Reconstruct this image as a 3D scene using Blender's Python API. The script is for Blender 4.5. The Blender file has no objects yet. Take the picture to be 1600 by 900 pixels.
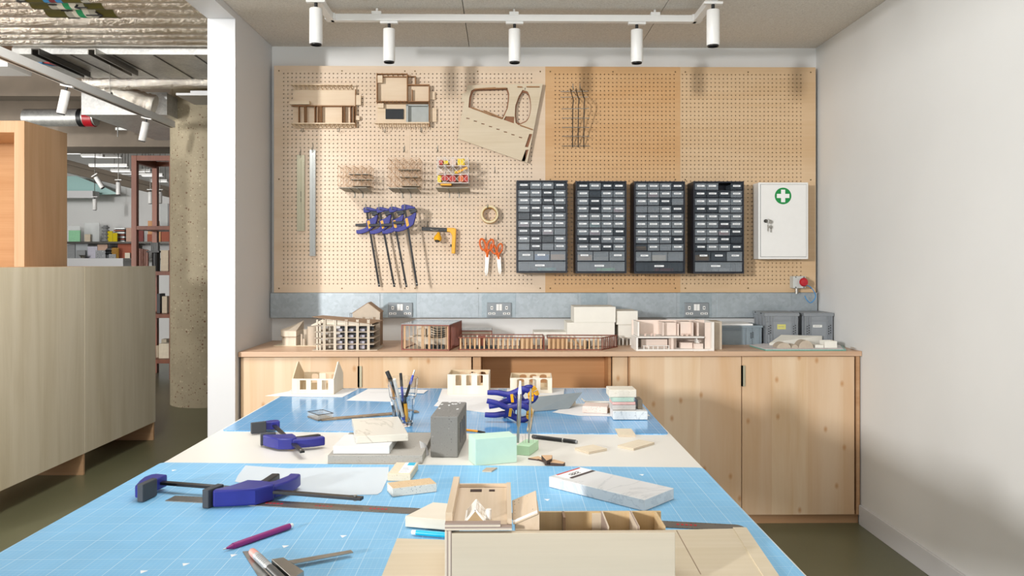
import bpy, bmesh, math, random
from mathutils import Vector, Matrix
from math import pi, sin, cos, radians
random.seed(7)
S = bpy.context.scene
COL = S.collection

# ------------------------------------------------------------------ camera
FPX, HOR, EYE, YAW = 1223.0, 410.0, 1.39, math.atan(15 / 1223.0)
cd = bpy.data.cameras.new('camera'); cam = bpy.data.objects.new('camera', cd); COL.objects.link(cam)
cam.location = (0, 0, EYE); cam.rotation_euler = (pi / 2, 0, -YAW)
cd.sensor_width = 36; cd.lens = 36 * FPX / 1600; cd.shift_y = -(450 - HOR) / 1600
cd.clip_start = .05; cd.clip_end = 80
S.camera = cam

# ------------------------------------------------------------------ light and exposure
vs = S.view_settings
vs.view_transform = 'Standard'; vs.look = 'None'; vs.gamma = 1; vs.use_curve_mapping = False
vs.exposure = -0.87
W = bpy.data.worlds.new('world'); S.world = W; W.use_nodes = True
bg = W.node_tree.nodes['Background']; bg.inputs[0].default_value = (1.0, .995, .985, 1); bg.inputs[1].default_value = .21

def area(name, loc, target, sx, sy, power, col=(1, 1, 1), spread=180):
    l = bpy.data.lights.new(name, 'AREA'); l.shape = 'RECTANGLE'; l.size = sx; l.size_y = sy
    l.energy = power; l.color = col; l.spread = radians(spread)
    o = bpy.data.objects.new(name, l); COL.objects.link(o); o.location = loc
    d = Vector(target) - Vector(loc); o.rotation_euler = d.to_track_quat('-Z', 'Y').to_euler()
    return o
area('window_light', (-6.2, -5.4, 2.68), (0.0, 3.6, 1.3), .46, .9, 1520, (1, .995, .985))
area('island_fill', (-1.85, 3.0, 3.1), (-2.9, 5.4, .7), .5, 1.2, 145, (1, .99, .96))  # unseen lamp added to brighten the plywood island
area('rear_fill', (0.2, -2.9, .95), (0.2, 3.5, 2.7), 3.4, 1.6, 24, (1, 1, 1))  # fill added behind the camera, tilted up to lift the bay ceiling
area('table_top_fill', (-.3, 2.15, 2.62), (-.2, 2.4, 0), 1.6, 1.2, 29, (1, 1, 1), 130)  # overhead fill without a fixture, added to brighten the table top
area('hall_pipe_fill', (-7.4, 4.6, 1.9), (-3.0, 6.0, 2.7), 3.0, 2.4, 450, (1, .98, .94))  # lamp added out of view so the foil pipes and hall brighten
area('bay_ceiling_fill', (-.2, -.9, 1.75), (0.1, 3.4, 3.6), 1.8, .8, 36, (1, .99, .97), 95)  # invented up-light, added only to brighten the wood wool boards
area('gallery_light', (-6.8, 9.2, 2.5), (-6.4, 12.9, 1.7), 2.6, .5, 42, (1, .99, .97))

# ------------------------------------------------------------------ pixels to places on known planes (1600 x 900 frame)
_F = Vector((sin(YAW), cos(YAW), 0)); _R = Vector((cos(YAW), -sin(YAW), 0)); _O = Vector((0, 0, EYE))
def ray(px, py): return _F + _R * ((px - 800) / FPX) + Vector((0, 0, 1)) * ((HOR - py) / FPX)
def onZ(px, py, z): d = ray(px, py); return _O + d * ((z - EYE) / d.z)
def onY(px, py, y): d = ray(px, py); return _O + d * (y / d.y)
def onX(px, py, x): d = ray(px, py); return _O + d * (x / d.x)

# ------------------------------------------------------------------ mesh builder
class MB:
    def __init__(s): s.v = []; s.f = []; s.mi = []; s.m = 0; s.M = None
    def add(s, vs_, fs):
        o = len(s.v)
        for p in vs_:
            p = Vector(p); s.v.append(s.M @ p if s.M else p)
        for f in fs: s.f.append([i + o for i in f]); s.mi.append(s.m)
        return s
    def box(s, x0, x1, y0, y1, z0, z1):
        x0, x1 = sorted((x0, x1)); y0, y1 = sorted((y0, y1)); z0, z1 = sorted((z0, z1))
        return s.add([(x0, y0, z0), (x1, y0, z0), (x1, y1, z0), (x0, y1, z0), (x0, y0, z1), (x1, y0, z1), (x1, y1, z1), (x0, y1, z1)],
                     [(0, 3, 2, 1), (4, 5, 6, 7), (0, 1, 5, 4), (1, 2, 6, 5), (2, 3, 7, 6), (3, 0, 4, 7)])
    def hexa(s, b, t):
        n = len(b)
        return s.add(list(b) + list(t), [list(range(n))[::-1], list(range(n, 2 * n))] + [(i, (i + 1) % n, n + (i + 1) % n, n + i) for i in range(n)])
    def prism(s, poly, a, b, axis='z'):
        f = {'z': lambda u, v, w: (u, v, w), 'y': lambda u, v, w: (u, w, v), 'x': lambda u, v, w: (w, u, v)}[axis]
        return s.hexa([f(u, v, a) for u, v in poly], [f(u, v, b) for u, v in poly])
    def cyl(s, p0, p1, r0, r1=None, n=16, caps=True):
        r1 = r0 if r1 is None else r1
        p0 = Vector(p0); p1 = Vector(p1); d = (p1 - p0).normalized()
        a = d.orthogonal().normalized(); b = d.cross(a)
        A = [p0 + (a * cos(2 * pi * i / n) + b * sin(2 * pi * i / n)) * r0 for i in range(n)]
        B = [p1 + (a * cos(2 * pi * i / n) + b * sin(2 * pi * i / n)) * r1 for i in range(n)]
        fs = [(i, (i + 1) % n, n + (i + 1) % n, n + i) for i in range(n)]
        if caps: fs += [list(range(n))[::-1], list(range(n, 2 * n))]
        return s.add(A + B, fs)
    def tube(s, pts, r, n=8, closed=False):
        pts = [Vector(p) for p in pts]; N = len(pts); rings = []; a = None
        for i, p in enumerate(pts):
            if closed: t = pts[(i + 1) % N] - pts[i - 1]
            else: t = pts[min(i + 1, N - 1)] - pts[max(i - 1, 0)]
            t.normalize()
            a = t.orthogonal().normalized() if a is None else (a - t * a.dot(t)).normalized()
            b = t.cross(a); rr = r[i] if isinstance(r, (list, tuple)) else r
            rings.append([p + (a * cos(2 * pi * k / n) + b * sin(2 * pi * k / n)) * rr for k in range(n)])
        vs_ = [q for R_ in rings for q in R_]; fs = []
        for i in range(N if closed else N - 1):
            j = (i + 1) % N
            for k in range(n): fs.append((i * n + k, i * n + (k + 1) % n, j * n + (k + 1) % n, j * n + k))
        if not closed: fs += [list(range(n))[::-1], [(N - 1) * n + k for k in range(n)]]
        return s.add(vs_, fs)
    def lathe(s, prof, n=24, c=(0, 0, 0), closed=False):
        c = Vector(c); vs_ = []; fs = []; N = len(prof)
        for r, z in prof:
            for k in range(n): vs_.append(c + Vector((max(r, 1e-5) * cos(2 * pi * k / n), max(r, 1e-5) * sin(2 * pi * k / n), z)))
        for i in range(N if closed else N - 1):
            j = (i + 1) % N
            for k in range(n): fs.append((i * n + k, i * n + (k + 1) % n, j * n + (k + 1) % n, j * n + k))
        return s.add(vs_, fs)
    def bar(s, p0, p1, w, h, up=(0, 0, 1)):
        p0 = Vector(p0); p1 = Vector(p1); d = (p1 - p0).normalized(); up = Vector(up)
        if abs(d.dot(up)) > .98: up = Vector((0, 1, 0))
        a = d.cross(up).normalized() * (w / 2); b = a.cross(d).normalized() * (h / 2)
        return s.hexa([p0 - a - b, p0 + a - b, p0 + a + b, p0 - a + b], [p1 - a - b, p1 + a - b, p1 + a + b, p1 - a + b])
    def plate(s, outer, holes, a, b, axis='y'):
        """a sheet with openings: outline and holes in 2D, thickness a..b along axis"""
        bm = bmesh.new(); edges = []
        for loop in [outer] + list(holes):
            vv = [bm.verts.new((u, v, 0)) for u, v in loop]
            for i in range(len(vv)): edges.append(bm.edges.new((vv[i], vv[(i + 1) % len(vv)])))
        bmesh.ops.triangle_fill(bm, use_beauty=True, edges=edges)
        bm.verts.index_update(); bm.verts.ensure_lookup_table()
        f = {'z': lambda u, v, w: (u, v, w), 'y': lambda u, v, w: (u, w, v), 'x': lambda u, v, w: (w, u, v)}[axis]
        n = len(bm.verts); P = [v.co for v in bm.verts]
        vs_ = [f(p.x, p.y, a) for p in P] + [f(p.x, p.y, b) for p in P]; fs = []
        for t in bm.faces:
            ids = [v.index for v in t.verts]; fs.append(ids); fs.append([i + n for i in ids[::-1]])
        for e in bm.edges:
            if len(e.link_faces) == 1:
                i, j = e.verts[0].index, e.verts[1].index; fs.append((i, j, j + n, i + n))
        bm.free()
        return s.add(vs_, fs)
    def build(s, name, mat, parent=None, loc=None, rot=None, bevel=0, smooth=False, seg=2):
        me = bpy.data.meshes.new(name); me.from_pydata([tuple(p) for p in s.v], [], s.f)
        mats = mat if isinstance(mat, (list, tuple)) else [mat]
        for m in mats: me.materials.append(m)
        bm = bmesh.new(); bm.from_mesh(me)
        for f, i in zip(bm.faces, s.mi): f.material_index = i
        bmesh.ops.recalc_face_normals(bm, faces=bm.faces); bm.to_mesh(me); bm.free()
        o = bpy.data.objects.new(name, me); COL.objects.link(o)
        if parent: o.parent = parent
        if loc is not None: o.location = loc
        if rot is not None: o.rotation_euler = rot
        if smooth:
            for p in me.polygons: p.use_smooth = True
            me.set_sharp_from_angle(angle=radians(38))
        if bevel:
            b = o.modifiers.new('bevel', 'BEVEL'); b.width = bevel; b.segments = seg; b.limit_method = 'ANGLE'; b.angle_limit = radians(40)
            if not smooth:
                for p in me.polygons: p.use_smooth = True
                me.set_sharp_from_angle(angle=radians(30))
                b.harden_normals = True
        return o

def tag(o, label=None, cat=None, group=None, kind=None):
    if label: o['label'] = label
    if cat: o['category'] = cat
    if group: o['group'] = group
    if kind: o['kind'] = kind
    return o
def thing(name, label, cat, loc=(0, 0, 0), rot=(0, 0, 0), group=None):
    o = bpy.data.objects.new(name, None); COL.objects.link(o); o.empty_display_size = .05
    o.location = loc; o.rotation_euler = rot
    return tag(o, label, cat, group)
def struct(name, mb, mat, **k):
    o = mb.build(name, mat, **k); o['kind'] = 'structure'; return o
def copy_tree(o, parent=None):
    c = o.copy(); COL.objects.link(c)
    if parent: c.parent = parent
    for ch in list(o.children): copy_tree(ch, c)
    return c
def boxpx(fl, fr, back, z, zt=None):
    """footprint on plane z from front-left, front-right and one rear corner seen in the photo"""
    A, B, C_ = onZ(*fl, z), onZ(*fr, z), onZ(*back, z if zt is None else zt)
    u = (B - A); L = u.length; u.normalize(); n = Vector((-u.y, u.x, 0)); D = (C_ - A).dot(n)
    c = A + u * L / 2 + n * D / 2
    return Vector((c.x, c.y, z)), math.atan2(u.y, u.x), L, D

# ------------------------------------------------------------------ materials
def lin(c):
    if isinstance(c, str): c = tuple(int(c[i:i + 2], 16) for i in (0, 2, 4))
    return tuple((x / 255 / 12.92 if x / 255 <= .04045 else ((x / 255 + .055) / 1.055) ** 2.4) for x in c) + (1,)
class NT:
    def __init__(s, name):
        s.m = bpy.data.materials.new(name); s.m.use_nodes = True; s.t = s.m.node_tree; s.b = s.t.nodes['Principled BSDF']
    def n(s, typ, **k):
        x = s.t.nodes.new(typ)
        for a, v in k.items():
            if isinstance(a, str) and a.startswith('i_'): x.inputs[a[2:].replace('_', ' ')].default_value = v
            else: setattr(x, a, v)
        return x
    def l(s, a, b): s.t.links.new(a, b)
    def coord(s, scale=(1, 1, 1), rot=(0, 0, 0), kind='Object'):
        tc = s.n('ShaderNodeTexCoord'); mp = s.n('ShaderNodeMapping'); mp.inputs['Scale'].default_value = scale; mp.inputs['Rotation'].default_value = rot
        s.l(tc.outputs[kind], mp.inputs['Vector']); return mp.outputs[0]
    def noise(s, vec, scale, detail=4, rough=.5, dist=0):
        x = s.n('ShaderNodeTexNoise'); x.inputs['Scale'].default_value = scale; x.inputs['Detail'].default_value = detail
        x.inputs['Roughness'].default_value = rough; x.inputs['Distortion'].default_value = dist
        s.l(vec, x.inputs['Vector']); return x.outputs['Fac']
    def ramp(s, fac, stops):
        x = s.n('ShaderNodeValToRGB'); e = x.color_ramp.elements
        while len(e) < len(stops): e.new(.5)
        for q, (p, c) in zip(e, stops): q.position = p; q.color = lin(c) if not (isinstance(c, tuple) and len(c) == 4) else c
        s.l(fac, x.inputs[0]); return x.outputs[0]
    def mix(s, fac, a, b, mode='MIX'):
        x = s.n('ShaderNodeMix', data_type='RGBA', blend_type=mode)
        for q, i in ((fac, 0), (a, 6), (b, 7)):
            if hasattr(q, 'is_output') or hasattr(q, 'links'): s.l(q, x.inputs[i])
            else: x.inputs[i].default_value = q
        return x.outputs[2]
    def math(s, op, a, b=None):
        x = s.n('ShaderNodeMath', operation=op)
        for i, q in enumerate((a, b)):
            if q is None: continue
            if hasattr(q, 'links'): s.l(q, x.inputs[i])
            else: x.inputs[i].default_value = q
        return x.outputs[0]
    def bump(s, h, strength=.2, dist=.002):
        x = s.n('ShaderNodeBump'); x.inputs['Strength'].default_value = strength; x.inputs['Distance'].default_value = dist
        s.l(h, x.inputs['Height']); s.l(x.outputs[0], s.b.inputs['Normal'])
    def set(s, col=None, rough=.5, metal=0, **k):
        if col is not None:
            if hasattr(col, 'links'): s.l(col, s.b.inputs['Base Color'])
            else: s.b.inputs['Base Color'].default_value = lin(col)
        s.b.inputs['Roughness'].default_value = rough; s.b.inputs['Metallic'].default_value = metal
        for a, v in k.items(): s.b.inputs[a.replace('_', ' ')].default_value = v
        return s.m
def plain(name, col, rough=.5, metal=0, var=.06, sc=30, **k):
    t = NT(name); c = t.coord(); f = t.noise(c, sc, 3)
    base = lin(col); d = tuple(x * (1 - var) for x in base[:3]) + (1,); l_ = tuple(min(1, x * (1 + var)) for x in base[:3]) + (1,)
    return t.set(t.ramp(f, [(.3, d), (.7, l_)]), rough, metal, **k)
def wood(name, c1, c2, axis='z', rough=.45, grain=1.0, plank=0, knots=False, c3=None, streak=.3):
    t = NT(name); big = {'x': (.25, 3, 3), 'y': (3, .25, 3), 'z': (3, 3, .25)}[axis]; fine = {'x': (2, 90, 90), 'y': (90, 2, 90), 'z': (90, 90, 2)}[axis]
    f1 = t.noise(t.coord(big), 2.6 * grain, 4, .55, .8); f2 = t.noise(t.coord(fine), 1.0 * grain, 3, .6)
    f = t.math('ADD', t.math('MULTIPLY', f1, 1 - streak), t.math('MULTIPLY', f2, streak))
    col = t.ramp(f, [(.34, c2), (.64, c1)])
    if plank:
        tc = t.n('ShaderNodeTexCoord'); sp = t.n('ShaderNodeSeparateXYZ'); t.l(tc.outputs['Object'], sp.inputs[0])
        cell = t.math('FLOOR', t.math('DIVIDE', t.math('ADD', sp.outputs[0], t.math('MULTIPLY', f1, .012)), plank))
        wn = t.n('ShaderNodeTexWhiteNoise', noise_dimensions='1D'); t.l(cell, wn.inputs['W'])
        col = t.mix(t.math('MULTIPLY', wn.outputs[0], .34), col, lin(c3 or c2))
    if knots:
        vo = t.n('ShaderNodeTexVoronoi', feature='F1'); vo.inputs['Scale'].default_value = 1; vo.voronoi_dimensions = '2D'; t.l(t.coord((5.5, 1, 3.4), (pi / 2, 0, 0)), vo.inputs['Vector'])
        k = t.ramp(vo.outputs['Distance'], [(.015, (.8, .8, .8, 1)), (.075, (0, 0, 0, 1))])
        col = t.mix(k, col, lin(c3 or c2))
    return t.set(col, rough)
def plyedge(name, axis='z', pitch=.0022, c=('d8c8b0', '9a8474')):
    t = NT(name); tc = t.n('ShaderNodeTexCoord'); sp = t.n('ShaderNodeSeparateXYZ'); t.l(tc.outputs['Object'], sp.inputs[0])
    q = t.math('FRACT', t.math('DIVIDE', sp.outputs['xyz'.index(axis)], pitch * 2))
    f = t.math('ADD', t.math('GREATER_THAN', q, .55), t.math('MULTIPLY', t.noise(t.coord(), 60), .35))
    return t.set(t.ramp(f, [(.1, c[0]), (1, c[1])]), .6)
def glassy(name, col, rough=.03, alpha=None, ior=1.45, trans=1.0):
    t = NT(name)
    m = t.set(col, rough, 0, Transmission_Weight=trans, IOR=ior)
    if alpha is not None: t.b.inputs['Alpha'].default_value = alpha; t.b.inputs['Transmission Weight'].default_value = 0
    return m
M = {}
M['white_wall'] = plain('white_wall', 'dfdfdd', .75, var=.015, sc=3)
M['white_paint'] = plain('white_paint', 'd2d2d3', .55, var=.01, sc=3)
M['white_metal'] = plain('white_metal', 'ecebe8', .35, var=.01)
M['floor'] = plain('olive_floor', '65654c', .32, var=.07, sc=1.6)
def _woodwool():
    t = NT('wood_wool'); v = t.coord()
    a = t.noise(t.coord((1, 2.2, 1)), 110, 5, .7, 1.2); b = t.noise(t.coord((2.2, 1, 1)), 60, 4, .7, 1.5)
    f = t.math('ADD', t.math('MULTIPLY', a, .6), t.math('MULTIPLY', b, .4))
    t.bump(f, .5, .004)
    return t.set(t.ramp(f, [(.3, 'aba398'), (.5, 'dcd6cc'), (.72, 'f3efe8')]), .9)
M['wood_wool'] = _woodwool()
def _agg(name, base, dark, light, scale=42):
    t = NT(name); v = t.coord()
    vo = t.n('ShaderNodeTexVoronoi', feature='F1'); vo.inputs['Scale'].default_value = scale; t.l(v, vo.inputs['Vector'])
    sp = t.n('ShaderNodeSeparateColor'); t.l(vo.outputs['Color'], sp.inputs[0])
    stone = t.ramp(sp.outputs[0], [(0, dark), (.35, base), (.72, base), (1, light)])
    inside = t.math('LESS_THAN', vo.outputs['Distance'], t.math('MULTIPLY', sp.outputs[1], .48))
    base2 = t.ramp(t.noise(v, 3.5, 5), [(.3, base), (.75, light)])
    col = t.mix(inside, t.mix(.55, base2, lin(base)), stone)
    t.bump(vo.outputs['Distance'], .15, .003)
    return t.set(col, .75)
M['aggregate'] = _agg('aggregate_concrete', '9b9078', '6d4a33', 'c3b69a', 46)
M['concrete'] = plain('ceiling_concrete', '80634b', .85, var=.16, sc=2.2)
M['concrete_grey'] = plain('grey_concrete', '82776a', .85, var=.14, sc=3)
def _foil():
    t = NT('foil'); v = t.coord((.45, 1, 1)); f = t.noise(v, 60, 6, .7, .9); t.bump(f, .7, .014)
    return t.set(t.ramp(t.noise(t.coord((.4, 1, 1)), 5, 3), [(.3, 'cdc4b6'), (.7, 'f2eee6')]), .24, .88)
M['foil'] = _foil()
def _galv(name, c1, c2, rough=.45, metal=.75):
    t = NT(name); v = t.coord(); vo = t.n('ShaderNodeTexVoronoi', feature='F1'); vo.inputs['Scale'].default_value = 55; t.l(v, vo.inputs['Vector'])
    sp = t.n('ShaderNodeSeparateColor'); t.l(vo.outputs['Color'], sp.inputs[0])
    f = t.math('ADD', t.math('MULTIPLY', sp.outputs[0], .28), t.math('MULTIPLY', t.noise(v, 7, 5, .6), .75))
    return t.set(t.ramp(f, [(.3, c1), (.75, c2)]), rough, metal)
M['galvanised'] = _galv('galvanised', '9ea7ac', 'b1bac0', .42, .55)
M['galvanised_patch'] = _galv('galvanised_patch', '94a0a6', 'a5b1b7', .4, .55)
M['duct'] = _galv('duct_steel', 'bcbcba', 'd8d8d4', .4, .55)
M['dark_steel'] = plain('dark_steel', '4a4844', .4, .7)
M['steel'] = plain('steel', 'a9a6a0', .28, .95, var=.05)
M['steel_rule'] = plain('steel_rule', '7d7973', .35, .6, var=.12, sc=20)
M['alu'] = plain('aluminium', 'c9ccca', .35, .8, var=.03)
M['alu_khaki'] = plain('khaki_aluminium', 'bdb8a0', .4, .55, var=.03)
M['black'] = plain('black_plastic', '1d1e20', .4)
M['charcoal'] = plain('charcoal_rubber', '3c3f44', .6)
M['blue_plastic'] = plain('royal_blue_plastic', '262983', .36)
M['yellow'] = plain('yellow_plastic', 'f2b01c', .4)
M['red'] = plain('red_plastic', 'b81f2c', .3)
M['orange'] = plain('orange_plastic', 'e0661a', .35)
M['peg_light'] = wood('peg_light', 'e0cbb4', 'd5bc9f', 'x', .45, .7)
M['peg_mid'] = wood('peg_mid', 'dabd9a', 'caa47c', 'x', .45, .7)
M['peg_orange'] = wood('peg_orange', 'd3ad80', 'c39664', 'x', .45, .7)
M['peg_tan'] = wood('peg_tan', 'd6ba97', 'c8a77f', 'x', .45, .7)
M['birch_door'] = wood('birch_door', 'e6cfb2', 'dab992', 'z', .38, 1, plank=.19, knots=True, c3='c08a58', streak=.13)
M['birch_edge'] = wood('birch_edge', 'c9a27c', 'b58a63', 'x', .5)
M['worktop'] = wood('worktop', 'd4b598', 'bf987a', 'x', .42, 1)
M['niche'] = wood('niche_board', 'd09c6c', 'bf8856', 'x', .5, .6)
M['birch_pale'] = wood('pale_birch', 'e4d8c0', 'd3c5a8', 'z', .36, 1, plank=.0, streak=.16)
M['birch_case'] = wood('case_birch', 'd0a982', 'be946a', 'z', .45, 1)
M['birch_case_warm_light'] = wood('case_warm_light', 'cc9a66', 'bd8850', 'x', .45, 1)  # same birch with warm light and shade put into its colour
M['redwood'] = wood('red_brown_wood', '854a2f', '6f3a24', 'z', .45, 1)
M['niche_front'] = M['birch_door']

# ------------------------------------------------------------------ main dimensions
YB = 4.73
XL = onY(425, 410, YB).x; XR = onY(1275, 410, YB).x
CEIL = 2.69; WE = 4.08; WT = .142
ZC = .92                                     # worktop height
ZT = .83                                     # work table height

# ------------------------------------------------------------------ structure
struct('floor', MB().box(-16, XR + .15, -3.5, 14, -.1, 0), M['floor'])
struct('wall_back', MB().box(XL - WT, XR + .15, YB, YB + .15, 0, 3.3), M['white_wall'])
struct('wall_right', MB().box(XR, XR + .15, -3.5, YB, 0, 3.3), M['white_wall'])
w = MB().box(XL - WT, XL, WE, YB, 0, 3.3); w.box(XL - WT, XL, -3.5, WE, 2.655, 3.3)
struct('wall_left', w, M['white_paint'])
# the bay's ceiling: wood wool boards with open joints
cl = MB(); xs = [XL, onZ(733, 72, CEIL).x, onZ(1041, 72, CEIL).x - .16, XR]
for i in range(3): cl.box(xs[i] + .002, xs[i + 1] - .002, -1.0, YB, CEIL, CEIL + .03)
struct('ceiling', cl, M['wood_wool'])
struct('ceiling_soffit', MB().box(XL, XR, -1.0, YB, CEIL + .035, CEIL + .06), M['dark_steel'])
sk = MB().box(XR - .014, XR, 0.5, YB - .6, 0, .105)
struct('baseboard_right', sk, M['white_paint'], bevel=.003)
struct('ceiling_hall', MB().box(-16, XL - WT, -3.5, 14, 3.42, 3.6), M['concrete'])
b = MB(); b.box(-16, XL - WT, 9.6, 10.2, 2.8, 3.42); b.box(-16, -1.5, 8.2, 8.45, 3.12, 3.42)
struct('trim_1', b, M['concrete_grey'])
struct('wall_far', MB().box(-16, XL - WT, 13.0, 13.2, 0, 3.42), M['white_wall'])
col = MB().lathe([(.0, 0), (.36, 0), (.36, 3.42), (0, 3.42)], 48)
cx = (onZ(272, 637, 0)); 
o = struct('column', col, M['aggregate'], loc=(-2.93, 7.86, 0), smooth=True)

# ------------------------------------------------------------------ counter run
YF = onZ(860, 549.5, ZC).y
cz = .026
ov = .015; YD = YF + ov                      # door faces
def xat(px, y): return onY(px, 700, y).x
tag(MB().box(XL - .004 if False else xat(372, YF), XR - .002, YF, YB - .001, ZC - cz, ZC).build('worktop', [M['worktop']], bevel=.0015),
    'long birch worktop running along the back wall under the pegboard', 'worktop')
ztop = ZC - cz
def door(x0, x1, parent, mat, handle=None):
    d = MB().box(x0, x1, 0, .018, .052, ztop - .004).build('door', mat, parent, bevel=.001)
    if handle is not None:
        h = MB(); h.box(handle - .006, handle + .004, -.006, .006, ztop - .16, ztop - .05); h.box(handle - .006, handle + .016, -.006, -.003, ztop - .16, ztop - .05)
        h.build('handle', M['alu_khaki'], d)
def cabinet(x0, x1, splits, label, handles, side_r=False):
    t = thing('base_cabinet', label, 'cabinet', (x0, YD, 0))
    w = x1 - x0; c = MB()
    c.box(0, .018, .02, YB - YD - .004, 0, ztop - .002); c.box(w - .018, w, .02 if not side_r else 0, YB - YD - .004, 0 if not side_r else .05, ztop - .002)
    c.box(.018, w - .018, .02, YB - YD - .01, .05, .068); c.box(.018, w - .018, YB - YD - .02, YB - YD - .006, .05, ztop - .002)
    c.box(.018, w - .018, .02, .2, ztop - .02, ztop - .002)
    c.build('carcass', M['birch_edge'], t, bevel=.001)
    MB().box(0, w, .022, .04, 0, .05).build('plinth', M['birch_edge'], t)
    for (a, b_), h in zip(splits, handles):
        door(a - x0, b_ - x0, t, M['birch_door'], None if h is None else h - x0)
    return t
x0 = xat(374, YD); xa = xat(560.5, YD); xb = xat(737, YD); xn0 = xat(738, YD); xn1 = xat(984, YD); xc = xat(1159, YD); xe = xat(1335, YD); x9 = xat(1343.5, YD)
cabinet(x0, xb, [(x0 + .008, xa - .002), (xa + .002, xb - .002)], 'birch cupboard with two doors beneath the left end of the worktop', [None, xa + .001])
cabinet(xn1 + .001, x9, [(xn1 + .003, xc - .002), (xc + .002, xe)], 'birch cupboard with two knotty doors standing against the white right-hand wall', [None, xc + .001], True)
t = thing('knee_space', 'open orange-brown recess between the two birch cupboards under the worktop', 'recess panel', (xn0, YD, 0))
wN = xn1 - xn0
MB().box(.003, .045, 0, .5, 0, ztop - .004).build('side_panel', M['birch_edge'], t, bevel=.001)
MB().box(.046, wN - .1, .26, .278, 0.0, ztop - .004).build('back_panel', M['niche'], t, bevel=.001)
MB().box(wN - .1, wN - .084, .1, .5, 0, ztop - .004).build('side_panel', M['niche'], t, bevel=.001)
MB().box(wN - .083, wN - .002, .06, .078, 0, ztop - .004).build('filler_panel', M['birch_door'], t, bevel=.001)

# ------------------------------------------------------------------ galvanised trunking with sockets
t = thing('trunking', 'long galvanised steel trunking fixed to the wall under the pegboard', 'trunking', (XL, YB, 0))
zt0 = onY(600, 497, YB - .05).z; zt1 = onY(600, 457.5, YB - .05).z; TD = .052
def xw(px, y=YB - .05): return onY(px, 480, y).x - XL
xe_ = xw(1277)
MB().box(.004, xe_, -TD, -.001, zt0, zt1).build('trunk_body', M['galvanised'], t, bevel=.002)
segs = [(424, 594), (656, 748), (812, 903), (955, 1057), (1120, 1236)]
for a, b_ in segs: MB().box(xw(a), xw(b_), -TD - .003, -TD, zt0 + .003, zt1 - .002).build('cover_plate', M['galvanised'], t, bevel=.001)
for a, b_ in [(604, 647), (758, 802), (913, 945), (1067, 1108)]:
    MB().box(xw(a) - .02, xw(b_) + .015, -TD - .0018, -TD, zt0 + .003, zt1 - .002).build('socket_plate', M['galvanised_patch'], t, bevel=.001)
M['socket_grey'] = plain('socket_grey', '8a9094', .35, .45, var=.03)
def socket(px, label):
    c = onY(px, 484, YB - TD - .004)
    s = thing('double_socket', label, 'socket', (c.x, c.y, c.z), group=None)
    MB().box(-.073, .073, -.009, .004, -.043, .043).build('face_plate', M['socket_grey'], s, bevel=.003)
    for dx in (-.009, .009): MB().box(dx - .008, dx + .008, -.014, -.009, -.004, .034).build('switch', M['white_metal'], s, bevel=.001)
    for sx in (-1, 1):
        q = sx * .044
        for u, v, ww, hh in ((q, .012, .007, .010), (q - .012, -.022, .009, .006), (q + .012, -.022, .009, .006)):
            f = MB().box(u - ww, u + ww, -.011, -.009, v - hh, v + hh).build('pin_surround', M['white_metal'], s)
            MB().box(u - ww * .42, u + ww * .42, -.0118, -.011, v - hh * .45, v + hh * .45).build('pin_hole', M['black'], f)
    return s
socket(625.5, 'metal double socket on the trunking, behind the grey card gable house')
socket(780, 'metal double socket on the trunking above the long low brown frame model')
socket(1088, 'metal double socket on the trunking above the pale pink section model')

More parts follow.
